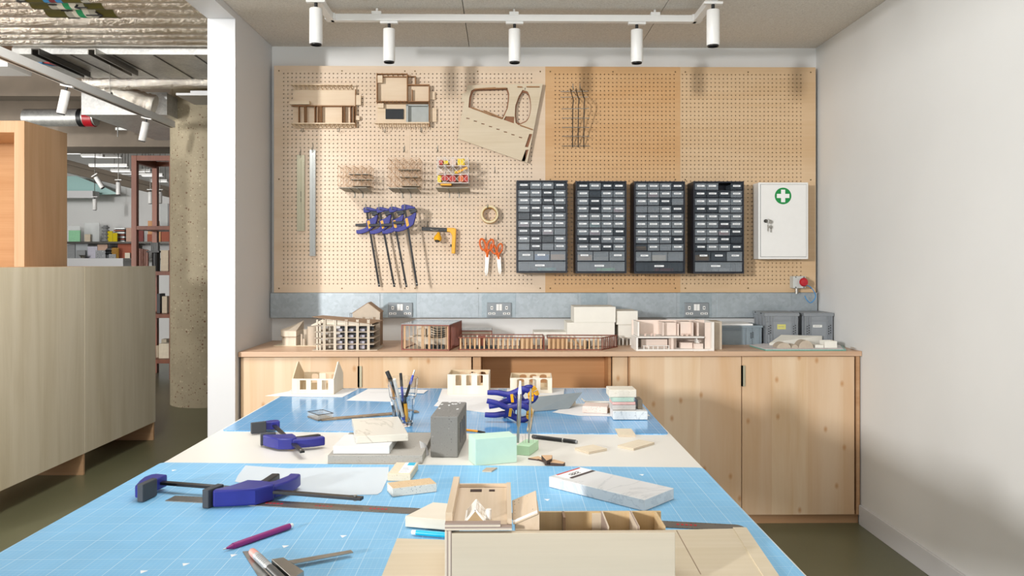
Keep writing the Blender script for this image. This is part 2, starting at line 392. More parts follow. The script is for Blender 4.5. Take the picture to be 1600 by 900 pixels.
# ------------------------------------------------------------------ pegboard: four sheets with drilled holes
YP = YB - .05                                # front face of the boards
seam = [428, 640.5, 852, 1063, 1274.5]
zp0 = onY(850, 457, YP).z; zp1 = onY(850, 104, YP).z
names = [('peg_light', 'pale pegboard sheet at the left end, half in shadow'), ('peg_light', 'pale pegboard sheet behind the tape roll and the scissors'),
         ('peg_orange', 'orange-toned pegboard sheet behind the second and third drawer cabinets'), ('peg_tan', 'tan pegboard sheet behind the first-aid cabinet at the right end')]
def pegsheet(i):
    xa, xb_ = onY(seam[i], 300, YP).x + .0001, onY(seam[i + 1], 300, YP).x - .0001
    w = xb_ - xa; h = zp1 - zp0; m = MB()
    pitch = .02458; nx = 30; nz = 52
    gx = (.0585, .0130, .0600, .0130)[i] - pitch / 2; gz0 = .0525 - pitch / 2
    X = [0] + [gx + pitch * k for k in range(nx + 1)] + [w]
    Z = [0] + [gz0 + pitch * k for k in range(nz + 1)] + [h]
    r = .0037
    V = []; F = []
    def vid(p): V.append(p); return len(V) - 1
    grid = {(a, b_): vid((X[a], 0, Z[b_])) for a in range(len(X)) for b_ in range(len(Z))}
    for a in range(len(X) - 1):
        for b_ in range(len(Z) - 1):
            q = [grid[a, b_], grid[a + 1, b_], grid[a + 1, b_ + 1], grid[a, b_ + 1]]
            if 1 <= a <= nx and 1 <= b_ <= nz:
                cx_, cz_ = (X[a] + X[a + 1]) / 2, (Z[b_] + Z[b_ + 1]) / 2
                ring = [vid((cx_ + r * cos(radians(225 + 45 * k)), 0, cz_ + r * sin(radians(225 + 45 * k)))) for k in range(8)]
                back = [vid((V[k][0], .012, V[k][2])) for k in ring]
                for k in range(4):
                    F.append([q[k], q[(k + 1) % 4], ring[(2 * k + 2) % 8], ring[2 * k + 1], ring[2 * k]])
                for k in range(8): F.append([ring[k], ring[(k + 1) % 8], back[(k + 1) % 8], back[k]])
            else: F.append(q)
    m.add(V, F)
    # rim of the sheet
    m.add([(0, 0, 0), (w, 0, 0), (w, 0, h), (0, 0, h), (0, .012, 0), (w, .012, 0), (w, .012, h), (0, .012, h)], [(0, 4, 5, 1), (1, 5, 6, 2), (2, 6, 7, 3), (3, 7, 4, 0)])
    t = thing('pegboard_sheet', names[i][1], 'pegboard', (xa, YP, zp0))
    m.build('perforated_board', M[names[i][0]], t)
    bt = MB()
    for z_ in (.0, h - .04): bt.box(0.0, w, .0125, YB - YP - .0005, z_, z_ + .04)
    bt.build('batten', M['birch_edge'], t)
    sc = MB()
    for u in (.03, w / 2, w - .03):
        for z_ in (.025, h / 2, h - .03):
            if u == w / 2 and z_ == h / 2: continue
            sc.cyl((u, -.0012, z_), (u, .002, z_), .0045, n=10)
    sc.build('screw', tag_brass, t)
tag_brass = plain('screw_brass', '6f5a38', .45, .6)
for i in range(4): pegsheet(i)
# fixing screws are one part per sheet
# ------------------------------------------------------------------ track with five spotlights
YT = 4.02; zT = 2.642
t = thing('lighting_track', 'white U-shaped lighting track under the wood-wool ceiling', 'lighting track', (0, YT, zT))
xa_, xb_ = onY(517, 27, YT).x, onY(1088, 27, YT).x
MB().box(xa_, xb_, -.018, .018, -.017, .017).build('track_rail', M['white_metal'], t, bevel=.002)
for x in (xa_, xb_):
    MB().box(x - .018, x + .018, -3.0, .018, -.017, .017).build('track_rail', M['white_metal'], t, bevel=.002)
    MB().box(x - .026, x + .026, -.026, .026, -.014, .02).build('corner_joint', M['white_metal'], t, bevel=.003)
for px in (589, 803, 1023):
    x = onY(px, 20, YT).x
    c = MB().box(x - .024, x + .024, -.022, .022, .012, .03); c.cyl((x, 0, .03), (x, 0, CEIL - zT), .006, n=10); c.build('ceiling_clip', M['white_metal'], t)
def spot(name, label, loc, group=None, rot=(0, 0, 0), n=24):
    s = thing(name, label, 'spotlight', loc, rot, group)
    MB().lathe([(0, 0), (.0295, 0), (.0305, -.002), (.0305, -.163), (.0285, -.166), (.026, -.166), (.025, -.14), (0, -.14)], n).build('lamp_body', M['white_metal'], s, smooth=True)
    MB().lathe([(.0262, -.1655), (.0262, -.172), (.0225, -.172), (.0225, -.15), (0, -.145)], n).build('reflector', M['black'], s, smooth=True)
    MB().cyl((0, 0, 0), (0, 0, .03), .008, n=12).build('stem', M['black'], s)
    MB().box(-.045, .045, -.013, .013, .028, .04).build('track_adapter', M['white_metal'], s, bevel=.002)
    return s
zs = zT - .017 - .04
for px, lab in ((608, 'white cylinder spotlight above the cut-out model with the black mat'), (804, 'white cylinder spotlight at the centre of the track, above the laser-cut sheet'), (995, 'white cylinder spotlight on the cross rail above the orange-toned pegboard')):
    spot('track_spotlight', lab, (onY(px, 60, YT).x, YT, zs), 'spotlights on the bay track')
for px, py, lab in ((495, 57, 'white cylinder spotlight hanging from the left arm of the track'), (1104, 61, 'white cylinder spotlight hanging from the right arm of the track')):
    x = xa_ if px < 800 else xb_
    y = 3.7
    spot('track_spotlight', lab, (x, y, zs), 'spotlights on the bay track')

# ------------------------------------------------------------------ the hall to the left
def hz(px, py, y): return onY(px, py, y)
# plywood island
isl = thing('plywood_island', 'long pale plywood storage island seen from its back, raised on feet', 'island', (-2.75, 3.6, 0), (0, 0, radians(-.6)))
y1 = 2.58; ys = 1.555
M['birch_pale_in'] = M['birch_pale']
for a, b_ in ((0.0, ys - .002), (ys + .002, y1)):
    MB().box(-.018, 0, a, b_, .14, 1.362).build('back_panel', M['birch_pale'], isl, bevel=.001)
MB().box(-.62, -.018, 0, y1, .14, 1.34).build('carcass', M['birch_case'], isl, bevel=.001)
MB().box(-.64, -.018, 0, y1 + .002, 1.34, 1.36).build('island_top', M['birch_case'], isl, bevel=.001)
for y in (ys - .01, y1 - .03): MB().box(-.6, -.004, y - .0, y + .02, 0, .14).build('foot', M['birch_edge'], isl, bevel=.001)
MB().box(-.6, -.004, .2, .22, 0, .14).build('foot', M['birch_edge'], isl)
# tall open bookcase behind
bx = -3.45; by0 = onX(38, 300, bx).y; by1 = onX(105, 300, bx).y; bz = onX(38, 188.5, bx).z
bk = thing('bookcase', 'tall plywood bookcase with warm light coloured into its inside, standing behind the island', 'bookcase', (bx, by0, 0))
D = by1 - by0; Wb = 1.3; th = .073
MB().box(-th, 0, 0, D, 0, bz).build('side_panel', M['birch_case'], bk, bevel=.002)
MB().box(-Wb, -Wb + th, 0, D, 0, bz).build('side_panel', M['birch_case'], bk, bevel=.002)
MB().box(-Wb + th, -th, 0, D, bz - .085, bz).build('top_panel', M['birch_case'], bk, bevel=.002)
MB().box(-Wb + th, -th, D - .02, D, 0, bz - .085).build('back_panel', M['birch_case_warm_light'], bk)
MB().box(-Wb + th, -th, .01, D - .02, 1.28, 1.31).build('shelf', M['birch_case_warm_light'], bk)
# red-brown open shelf unit
ry = onZ(267, 593, 0).y
rx0, rx1 = onY(205, 400, ry).x, onY(272.5, 400, ry).x; rzt = onY(240, 243, ry).z; rd = .55
ru = thing('shelving_unit', 'tall red-brown open shelving unit in the hall beside the concrete column', 'shelving unit', (rx0, ry, 0))
rw = rx1 - rx0; ps = .062
for x in (0, rw - ps):
    for y in (0, rd): MB().box(x, x + ps, y, y + ps, 0, rzt).build('post', M['redwood'], ru, bevel=.002)
for x in (0, rw - ps): MB().box(x + .004, x + ps - .004, ps, rd, rzt - .085, rzt).build('top_rail', M['redwood'], ru)
for y in (0, rd): MB().box(ps, rw - ps, y + .004, y + ps - .004, rzt - .06, rzt).build('top_rail', M['redwood'], ru)
shz = []
for py in (359, 430, 497, 568):
    z = onY(240, py, ry).z; shz.append(z + .045)
    MB().box(-.0 + .003, rw - .003, .004, rd + ps - .004, z, z + .045).build('shelf', M['redwood'], ru, bevel=.001)

# ceiling services in the hall: foil-wrapped pipes, ducts, rails
bnd = [78.5, 69, 60.5, 52, 38]
zb = 3.02
def ypipe(py): return (zb - EYE) * FPX / (HOR - py)
M['band_olive'] = plain('olive_tape', '4e4a17', .5); M['band_white'] = plain('white_tape', 'd5d2c4', .5); M['band_green'] = plain('green_tape', '15925d', .5)
M['band_blue'] = plain('blue_tape', '2f7fb4', .5); M['band_maroon'] = plain('maroon_tape', '6b2029', .5); M['band_grey'] = plain('grey_tape', 'a9a79c', .5)
def pipe(pya, pyb, label, r=None, bands=(), marks=()):
    ya, yb = ypipe(pya), ypipe(pyb); yc = (ya + yb) / 2; r = r or (ya - yb) / 2 * .97
    t = thing('foil_pipe', label, 'pipe', (-1.6, yc, zb + r), group='foil-wrapped pipes under the hall ceiling')
    m = MB(); N = 40
    pts = [(-7.2 * k / N, 0, 0) for k in range(N + 1)]
    m.tube(pts, [r * (1 + .012 * sin(k * 2.3)) for k in range(N + 1)], 24).build('insulation', M['foil'], t, smooth=True)
    pym = (pya + pyb) / 2
    for p0, p1, mt in bands:
        xa, xb = onY(p0, pym, yc).x + 1.6, onY(p1, pym, yc).x + 1.6
        MB().tube([(xa, 0, 0), (xb, 0, 0)], r * 1.022, 24).build('marking_band', M[mt], t, smooth=True)
    for px, kind in marks:
        x = onY(px, pym, yc).x + 1.6; s = r * .8; q = MB(); rr = r * 1.035
        def st(u0, v0, u1, v1, w=.014):
            q.bar((x + u0 * s, -sin(v0 * .8) * rr, -cos(v0 * .8) * rr), (x + u1 * s, -sin(v1 * .8) * rr, -cos(v1 * .8) * rr), w, .004, (0, 0, 1))
        if kind == 'H': st(-.5, -.3, .5, -.3); st(-.5, .9, .5, .9); st(0, -.3, 0, .9)
        if kind == 'T': st(-.5, .8, .5, .8); st(0, .8, 0, -.4)
        if kind == 'L': st(-.4, .8, -.4, -.3); st(-.4, -.3, .4, -.3)
        if kind == 'P': st(-.5, .1, .5, .1); st(-.5, .1, -.5, .9); st(.1, .1, .1, .9); st(-.5, .9, .1, .9)
        if kind == '>': st(-.7, .4, .7, .4); st(.7, .4, .25, .0); st(.7, .4, .25, .8)
        if kind == '<': st(-.7, .4, .7, .4); st(-.7, .4, -.25, .0); st(-.7, .4, -.25, .8)
        q.build('marking', M['black'], t)
    return t
lab = ['foil pipe farthest from the bay, right beside the grey flat duct', 'second foil pipe from the grey flat duct', 'third foil pipe from the grey flat duct', 'fourth, widest plain foil pipe, next to the pipes with tape bands']
for i in range(4): pipe(bnd[i], bnd[i + 1], lab[i])
pipe(36, 22, 'foil pipe with olive, white and green bands nearest the plain pipes, arrow pointing right', bands=[(77, 108, 'band_olive'), (108, 119, 'band_grey'), (119, 126, 'band_white'), (126, 136, 'band_green'), (136, 145, 'band_white'), (145, 157, 'band_grey'), (157, 184, 'band_olive')], marks=[(113, 'H'), (151, '>')])
pipe(22, 11, 'foil pipe with olive, white and green bands, arrow pointing left', bands=[(52, 81, 'band_olive'), (81, 93, 'band_grey'), (93, 103, 'band_white'), (103, 113, 'band_green'), (113, 124, 'band_white'), (124, 136, 'band_grey'), (136, 164, 'band_olive')], marks=[(88, 'T'), (130, '<')])
pipe(10.8, 2.5, 'foil pipe with olive, blue and maroon bands', bands=[(28, 42, 'band_grey'), (42, 70, 'band_olive'), (70, 79, 'band_blue'), (79, 89, 'band_maroon'), (89, 99, 'band_blue'), (99, 129, 'band_olive'), (129, 141, 'band_grey')], marks=[(135, 'L'), (36, '<')])
pipe(2.2, -8, 'foil pipe cut by the top edge of the photo, blue and maroon bands', bands=[(58, 68, 'band_blue'), (68, 78, 'band_maroon'), (78, 88, 'band_blue'), (88, 115, 'band_olive'), (115, 126, 'band_grey')])

dy0, dy1, dz = 6.03, 6.8, 2.98
fd = thing('flat_duct', 'wide flat galvanised duct behind the foil pipes', 'duct', (-1.6, dy0, dz))
dx0 = onY(20, 80, dy0).x + 1.6
MB().box(dx0, 0, 0, dy1 - dy0, 0, .3).build('duct_body', M['duct'], fd, bevel=.004)
MB().box(dx0, 0, -.012, 0, -.0, .05).build('flange', M['duct'], fd)
for px in (62, 110, 177, 240, 304): 
    x = onY(px, 84, dy0).x + 1.6
    MB().box(x - .006, x + .006, 0, dy1 - dy0, -.004, 0).build('seam_strip', M['dark_steel'], fd)
# blue and red tag on the duct
a = onZ(57, 98, dz - .003) - Vector((-1.6, dy0, dz))
for k, mt in ((0, 'band_blue'), (1, 'red')):
    q = MB(); q.prism([(a.x + k * .045, a.y + k * -.0), (a.x + .06 + k * .045, a.y), (a.x + .12 + k * .045, a.y + .1), (a.x + .06 + k * .045, a.y + .1)], -.006, -.0005)
    q.build('duct_tag', M[mt], fd)
for (pxa, pya, pxb, pyb, nm) in ((55, 85, 132, 121, 'black steel channel fixed under the flat duct'), (143, 85, 205, 119, 'grey steel channel fixed under the flat duct, nearer the column')):
    a = onZ(pxa, pya, 2.93); b_ = onZ(pxb, pyb, 2.93); L = (b_ - a).length
    ch = MB(); ch.box(-.03, .03, 0, L, .035, .045); ch.box(-.03, -.022, 0, L, 0, .035); ch.box(.022, .03, 0, L, 0, .035)
    tag(ch.build('steel_channel', M['dark_steel'] if pxa < 100 else M['steel'], loc=a), nm, 'steel channel')
fx_ = thing('flexible_duct', 'crinkled silver foil duct with a fat corrugated branch, behind the flat duct', 'duct')
def corr(pts, r, amp=.05, seed=1, n=20):
    rng = random.Random(seed); P = [Vector(p) for p in pts]; out = []; R = []
    for i in range(len(P) - 1):
        for k in range(10): out.append(P[i].lerp(P[i + 1], k / 10)); R.append(r * (1 + rng.uniform(-amp, amp)))
    out.append(P[-1]); R.append(r)
    MB().tube(out, R, n).build('foil_branch', M['foil'], fx_, smooth=True)
yc = 6.92
corr([hz(133, 129, yc), hz(190, 129, yc), hz(250, 128, yc), hz(345, 127, yc)], .06, .05)
corr([hz(140, 133, 6.95), hz(175, 145, 7.02), hz(215, 156, 7.06), hz(242, 164, 7.08)], .085, .09, 3)
fb = thing('fan_box', 'grey sheet metal fan box hung under the hall ceiling before the column', 'fan box', (-3.9, 7.32, 2.765))
MB().box(0, .78, 0, 1.55, 0, .2).build('box_body', M['duct'], fb, bevel=.004)
MB().box(-.005, .785, -.012, 0, -.005, .205).build('box_flange', M['duct'], fb)
rd_ = thing('round_duct', 'round spiral duct with a black clamp, above the bookcase', 'duct', (0, 0, 0))
MB().tube([hz(40, 184, 9.0), hz(90, 184, 9.0), hz(150, 183, 9.0)], .098, 24).build('duct_tube', M['duct'], rd_, smooth=True)
a = hz(125, 184, 9.0); MB().tube([a, a + Vector((.05, 0, 0))], .104, 24).build('clamp_ring', M['black'], rd_, smooth=True)
a = hz(134, 190, 9.0); MB().tube([a - Vector((0, 0, -.04)), a + Vector((.1, 0, .04))], .1, 24).build('red_tape', M['red'], rd_, smooth=True)
# long light track with two tilted spotlights
hx = onZ(0, 90, 2.66).x
tr = thing('hall_track', 'grey-white lighting track running deep into the hall under the ducts', 'lighting track', (hx, 3.0, 2.66))
MB().box(-.03, .03, 0, 4.42, 0, .06).build('track_rail', M['white_metal'], tr, bevel=.003)
MB().box(-.009, .009, 0, 4.42, -.002, 0).build('track_slot', M['dark_steel'], tr)
hs = thing('rail_hanger', 'thin steel wire holding up the hall lighting track', 'hanger', (hx, 6.25, 2.72))
MB().cyl((0, 0, 0), (0, 0, .258), .003, n=6).build('wire', M['steel'], hs); MB().box(-.015, .015, -.02, .02, 0, .02).build('clip', M['steel'], hs)
for px, py, lab in ((103, 138, 'tilted white spotlight on the hall track near the bookcase'), (228, 187, 'tilted white spotlight on the hall track near the column')):
    p = onX(px, py, hx); s = spot('hall_spotlight', lab, (p.x, p.y, 2.615), 'spotlights on the hall track', (radians(0), radians(12), 0))
# far luminaires, rails and small spots
M['lamp'] = NT('lamp_white').set('ffffff', .5, 0, Emission_Color=(1, 1, .97, 1), Emission_Strength=1.3)
def lum(pxa, pxb, py, y, label, emis=True, th=.035):
    a, b_ = hz(pxa, py, y), hz(pxb, py, y); t = thing('linear_luminaire', label, 'luminaire', a, group='linear lamps at the back of the hall')
    w = b_.x - a.x
    MB().box(0, w, -.03, .03, 0, th).build('housing', M['white_metal'], t)
    MB().box(.01, w - .01, -.024, .024, -.006, 0).build('diffuser', M['lamp'] if emis else M['white_metal'], t)
    for x in (w * .15, w * .85): MB().cyl((x, 0, th), (x, 0, 3.42 - a.z), .005, n=6).build('hanger', M['steel'], t)
L_ = [(103, 126, 240, 10.4), (128, 162, 245, 10.6), (150, 190, 246, 10.9), (140, 200, 260, 11.0), (174, 205, 268, 11.4), (210, 236, 268, 11.6), (222, 255, 275, 11.2), (190, 228, 272, 12.0), (236, 262, 284, 12.2)]
pl_ = ['nearest the bookcase', 'in the front row beyond the bookcase', 'at the right of the front row', 'long one in the middle row', 'short one behind the middle row', 'seen through the left of the red-brown unit', 'seen low through the red-brown unit', 'deepest row, left', 'deepest row, beside the column']
for (a, b_, py, y), pl in zip(L_, pl_): lum(a, b_, py, y, 'white linear ceiling lamp, ' + pl)
for px, py, y, tl, lab in ((150, 277, 10.5, -32, 'small white spotlight tilted to the right, beyond the bookcase'), (185, 285, 10.72, 0, 'small white spotlight hanging straight, left of the red-brown unit'), (235, 300, 11.36, 0, 'small white spotlight seen through the red-brown unit'), (250, 300, 11.6, 0, 'small white spotlight near the right post of the red-brown unit'), (148, 311, 12, 0, 'small faint spotlight below the grey soffit')):
    p = hz(px, py, y); s = spot('gallery_spotlight', lab, p, 'small spotlights at the back of the hall', (0, radians(tl), 0), 12)
    up_ = Matrix.Rotation(-radians(tl), 4, 'Y') @ Vector((0, 0, 3.42 - p.z)); MB().cyl((0, 0, .03), up_, .005, n=6).build('drop_rod', M['steel'], s)
rl = MB(); a = hz(100, 252, 11.3); b_ = hz(280, 300, 12.4); rl.bar(a, b_, .06, .06); rl.bar(hz(100, 262, 11.5), hz(280, 306, 12.6), .05, .12)
tag(rl.build('cable_tray', M['concrete_grey']), 'grey cable tray slanting across the back of the hall', 'cable tray')
tt = MB(); a = hz(180, 203, 9.2); tt.box(a.x, a.x + .75, a.y, a.y + .05, a.z, a.z + .03); tt.cyl((a.x + .03, a.y, a.z - .08), (a.x + .03, a.y, 3.42), .006, n=6)
tag(tt.build('support_rail', M['alu']), 'thin steel support rail above the red-brown shelving unit', 'support rail')
M['cyan_glass'] = glassy('cyan_panel', 'bfe6e2', .15, .8)
g = MB(); a = hz(105, 303, 12.7); b_ = hz(190, 304, 12.7)
g.prism([(a.x - .3, a.z - .05), (b_.x, b_.z), (b_.x - .25, b_.z + .12), (a.x + .2, a.z + .28), (a.x - .3, a.z + .26)], 12.60, 12.66, 'y')
tag(g.build('acoustic_raft', M['cyan_glass']), 'pale cyan panel hung under the ceiling before the far wall', 'ceiling panel')
sf = MB(); a = hz(105, 310, 12.4); b_ = hz(150, 299, 12.4); sf.box(a.x - 1, b_.x, 12.3, 12.5, a.z, b_.z)
tag(sf.build('boxed_soffit', M['white_paint']), 'grey-white boxed soffit high on the far wall', 'soffit')
le = MB(); a = onY(290, 153, 6.8); le.box(a.x, a.x + .6, 6.6, 7.0, a.z - .02, a.z); le.box(a.x + .1, a.x + .6, 6.65, 6.95, a.z, a.z + .03); le.cyl((a.x + .3, 6.82, a.z + .03), (a.x + .3, 6.82, 3.42), .006, n=6)
tag(le.build('light_panel', M['white_paint']), 'pale flat light panel between the column and the white wall end', 'light panel')
rp = MB(); rp.tube([hz(24, 118, 8.6), hz(75, 128, 8.6), hz(150, 143, 8.9)], .035, 10)
tag(rp.build('sprinkler_pipe', M['red']), 'dark red sprinkler pipe under the concrete ceiling', 'pipe')
cp = MB(); cp.tube([hz(-5, 134, 8.3), hz(10, 133, 8.3), hz(82, 132, 8.3)], .018, 8)
tag(cp.build('conduit', M['alu']), 'thin pale conduit below the red sprinkler pipe', 'conduit')
fl = MB(); a = hz(0, 104, 6.3); fl.box(a.x - .6, hz(12, 104, 6.3).x, 6.3, 6.62, a.z, a.z + .06)
tag(fl.build('ceiling_lamp', M['white_metal']), 'flat white ceiling lamp cut by the left edge, beside the hall track', 'lamp')
# ------------------------------------------------------------------ material samples at the back of the hall
yw = 12.72
s1 = onY(150, 377.5, yw - .2).z; s2 = onY(150, 403.5, yw - .2).z
xa, xb = onY(95, 377, yw).x, onY(275, 377, yw).x
tag(MB().box(xa, xb, yw - .22, 13.0, s1 - .03, s1).build('wall_shelf', M['dark_steel']), 'long dark metal shelf of material samples on the far white wall', 'shelf')
lb = MB().box(xa, onY(204, 403, yw).x, yw - .25, 12.995, 0, s2)
tag(lb.build('sample_cabinet', M['white_paint'], bevel=.003), 'long low grey-white cabinet against the far wall carrying samples', 'cabinet')
lb2 = MB().box(onY(204.5, 403, yw).x, xb, yw - .25, 12.999, s2 - .03, s2)
tag(lb2.build('wall_shelf', M['dark_steel']), 'lower dark shelf on the far wall behind the red-brown unit', 'shelf')
M['clear'] = glassy('clear_acrylic', 'f4f8f8', .05, .35); M['mint_glass'] = plain('mint_glass', '9ed8ae', .15); M['beige'] = plain('beige', 'cdbfa8', .6)
M['clear_grey'] = glassy('clear_grey', 'c9cfd2', .2, .6); M['grey'] = plain('sample_grey', '8b8d8e', .6); M['dgrey'] = plain('sample_dark', '45484c', .5)
M['terracotta'] = plain('terracotta', 'a4583f', .7); M['maroon'] = plain('maroon', '7a2f2a', .6); M['lilac'] = plain('lilac', 'bfbdc9', .5); M['gold'] = plain('gold_mesh', 'b98a35', .35, .6)
M['pinkbeige'] = plain('pink_beige', 'c7a48f', .6); M['orange_wood'] = wood('orange_wood', 'd99c5c', 'c48547'); M['terrazzo_grey'] = _agg('terrazzo_grey', '8d9094', '5c5f63', 'd5d5d3', 60)
M['yellow_clear'] = glassy('yellow_acrylic', 'e3cc1e', .1, .85); M['cream'] = plain('cream', 'e2d8c2', .6)
def sample(px0, px1, pyt, zb, mat, label, yo=0, d=.03, name='material_sample', lean=0):
    y = yw - .12 + yo; a = onY(px0, pyt, y); b = onY(px1, pyt, y)
    o = MB().box(0, b.x - a.x, 0, d, 0, max(.03, a.z - zb)).build(name, mat, loc=(a.x, y, zb), rot=(radians(-lean), 0, 0), bevel=.002)
    return tag(o, label, 'sample', 'material samples on the far shelves')
up = [(104, 125, 353, 'clear', 'clear sheet sample standing behind the mint green one', .06), (107, 125, 360, 'mint_glass', 'mint green glass sample on the upper far shelf', 0), (131, 155, 348, 'clear', 'large ribbed clear sample in the middle of the upper far shelf', .06),
      (132, 141, 366, 'beige', 'small beige sample before the ribbed clear sheet', 0), (168, 175.5, 361, 'yellow_clear', 'bright yellow sample next to the turned grey sample', 0), (176, 183, 364, 'yellow_clear', 'darker yellow sample beside the bright yellow one', .01),
      (197, 206, 356, 'pinkbeige', 'pink-beige slab sample left of the red-brown post', .03), (213, 224, 359, 'maroon', 'maroon sample on the upper shelf behind the red-brown unit', 0), (231, 248, 345, 'orange_wood', 'tall orange wood sample seen through the red-brown unit', .06), (230, 241, 366, 'terracotta', 'small patterned red tile leaning on the orange wood sample', 0), (242, 251, 360, 'orange_wood', 'small orange wood sample next to the patterned red tile', 0), (252, 264, 362, 'terracotta', 'red tile at the right end of the upper far shelf', 0)]
for a, b_, t_, m_, l_, yo in up: sample(a, b_, t_, s1, M[m_], l_, yo)
sample(213, 226, 390, s2, M['maroon'], 'dark maroon tile on the lower far shelf behind the brown bent veneer', .05)
low = [(105, 117, 382, 'grey', 'plain grey slab at the left of the lower row', .04), (117, 137, 380, 'clear_grey', 'wide grey lined sheet in the lower row', .06), (119, 133, 391, 'grey', 'small grey block in front of the lined sheet', 0), (137, 152, 385, 'lilac', 'lilac sheet sample in the lower row', .05), (152, 168, 382, 'pinkbeige', 'pink-beige sheet at the back of the lower row', .06), (149, 165, 391, 'terrazzo_grey', 'speckled grey terrazzo slab in the lower row', 0), (166, 183, 388, 'dgrey', 'charcoal panel behind the black beads in the lower row', .03), (170, 181, 397, 'terrazzo_grey', 'small speckled block before the charcoal panel', -.05), (184, 207, 380, 'terracotta', 'large terracotta slab behind the golden mesh', .06), (195, 203, 395, 'cream', 'small cream block in front of the terracotta slab', -.04)]
for a, b_, t_, m_, l_, yo in low: sample(a, b_, t_, s2, M[m_], l_, yo)
# turned baluster, striped stack, perforated gold block, beads, bowl
p = onY(165, 376, yw - .1); h = onY(165, 352, yw - .1).z - s1; pr = []
for k in range(5):
    z = k * h / 5; pr += [(.035, z), (.06, z + .01), (.06, z + h / 11), (.035, z + h / 8)]
pr += [(.03, h), (0, h)]
tag(MB().lathe([(0, 0)] + pr, 20).build('turned_sample', M['grey'], loc=(p.x, yw - .1, s1), smooth=True), 'grey turned baluster sample with stacked rings on the upper far shelf', 'sample')
st = thing('layered_sample', 'brown and silver striped layered sample on the upper far shelf', 'sample', (onY(178, 376, yw).x, yw - .01, s1)); w_ = onY(195, 376, yw).x - onY(178, 376, yw).x; h = onY(165, 354, yw - .1).z - s1
for k in range(7): MB().box(0, w_, 0, .1, k * h / 7, k * h / 7 + h / 14).build('layer', M['terracotta'] if k % 2 else M['alu'], st)
MB().box(.02, w_ - .02, .02, .09, 0, h * .95).build('core', M['dgrey'], st)
g = MB(); x0_ = onY(182, 400, yw).x; w_ = onY(194, 400, yw).x - x0_; h = onY(165, 387, yw - .1).z - s2
for i in range(7):
    for j in range(8):
        cx_, cz_ = (i + .5 + (.5 if j % 2 else 0)) * w_ / 7.5, (j + .5) * h / 8
        g.tube([(cx_ + .008 * cos(k * pi / 3), 0, cz_ + .008 * sin(k * pi / 3)) for k in range(6)], .0035, 5, True)
tag(g.build('perforated_sample', M['gold'], loc=(x0_, yw - .16, s2), smooth=True), 'golden perforated mesh sample in the lower far row', 'sample')
bd = MB()
for i in range(3):
    for j in range(2):
        bd.M = Matrix.Translation((i * .036, 0, .03 + j * .045)); bd.lathe([(0, -.02), (.014, -.014), (.02, 0), (.014, .014), (0, .02)], 10)
tag(bd.build('bead_sample', M['black'], loc=(onY(172.5, 392, yw).x, yw - .13, s2 + .045), smooth=True), 'cluster of black beads on the small speckled block', 'sample')
tag(MB().lathe([(0, 0), (.03, 0), (.035, .02), (.06, .05), (.055, .05), (.03, .025), (0, .02)], 20).build('metal_bowl', M['steel'], loc=(onY(140, 400, yw).x, yw - .2, s2), smooth=True), 'small shiny metal bowl in the lower far row', 'bowl')

# things on the red-brown shelving unit
def rus(px0, px1, pyt, k, mat, label, name='material_sample', y0=.25, d=.2, cat='sample', rz=0):
    y = ry + y0; a, b = onY(px0, pyt, y), onY(px1, pyt, y)
    return tag(MB().box(0, b.x - a.x, 0, d, 0, a.z - shz[k]).build(name, mat, loc=(a.x, y, shz[k] + .0005), rot=(0, 0, rz), bevel=.003), label, cat)
M['glassblock'] = glassy('glass_block', 'dde3e4', .1, .55)
rus(250, 262, 318, 0, M['glassblock'], 'clear glass block standing on the top shelf of the red-brown unit', 'glass_block', .1, .16)
cv = MB(); n = 10
y = ry + .2; a = onY(213, 388, y); R_ = [(a.x + .13 * (k / n) + .03 * sin(k / n * 3), y + .03 * k / n, k / n) for k in range(n + 1)]
pts = []
for k in range(n): 
    zt_ = onY(213, 388, y).z - shz[1] - .03 * k / n
    x0_, x1_ = R_[k][0], R_[k + 1][0]
    cv.box(x0_, x1_, y + .05 * sin(k / n * pi), y + .05 * sin(k / n * pi) + .02, shz[1], shz[1] + zt_)
tag(cv.build('bent_veneer', M['redwood']), 'brown bent veneer panel on the middle shelf of the red-brown unit', 'sample')
bt = thing('black_stool_sample', 'black T-shaped sample on the middle shelf of the red-brown unit', 'sample', (onY(241, 400, ry + .15).x, ry + .2, shz[1]))
h = onY(241, 392, ry + .2).z - shz[1]
MB().cyl((0, 0, 0), (0, 0, h - .02), .045, n=16).build('stem', M['black'], bt, smooth=True); MB().box(-.08, .07, -.08, .08, h - .02, h).build('top', M['black'], bt)
lf = MB(); lf.box(-.04, .04, -.05, .05, 0, .1)
for k in range(4): lf.box(-.04 + k * .022, -.03 + k * .022, -.056, -.05, 0, .1)
tag(lf.build('ribbed_sample', M['grey'], loc=(onY(243, 392, ry + .2).x, ry + .2, shz[1] + h), rot=(0, 0, .2)), 'grey ribbed sample on top of the black T-shaped one', 'sample')
rus(251, 263, 391, 1, M['beige'], 'grey-beige slab on the middle shelf beside the right post', 'material_sample', .14, .06)
rus(245, 250, 459, 2, M['dgrey'], 'dark book-like sample on the third shelf of the red-brown unit', 'material_sample', .2, .15)
rus(253, 261, 463, 2, M['beige'], 'pale leaning slab on the third shelf of the red-brown unit', 'material_sample', .2, .12)
rus(248, 264, 537, 3, M['cream'], 'white block on the lowest shelf of the red-brown unit', 'material_sample', .12, .12)
rus(243.5, 247.5, 540, 3, M['beige'], 'narrow beige block beside the white one on the lowest shelf', 'material_sample', .2, .12)
rus(252, 260, 530, 3, M['cream'], 'taller cream block behind the white one on the lowest shelf', 'material_sample', .3, .1)

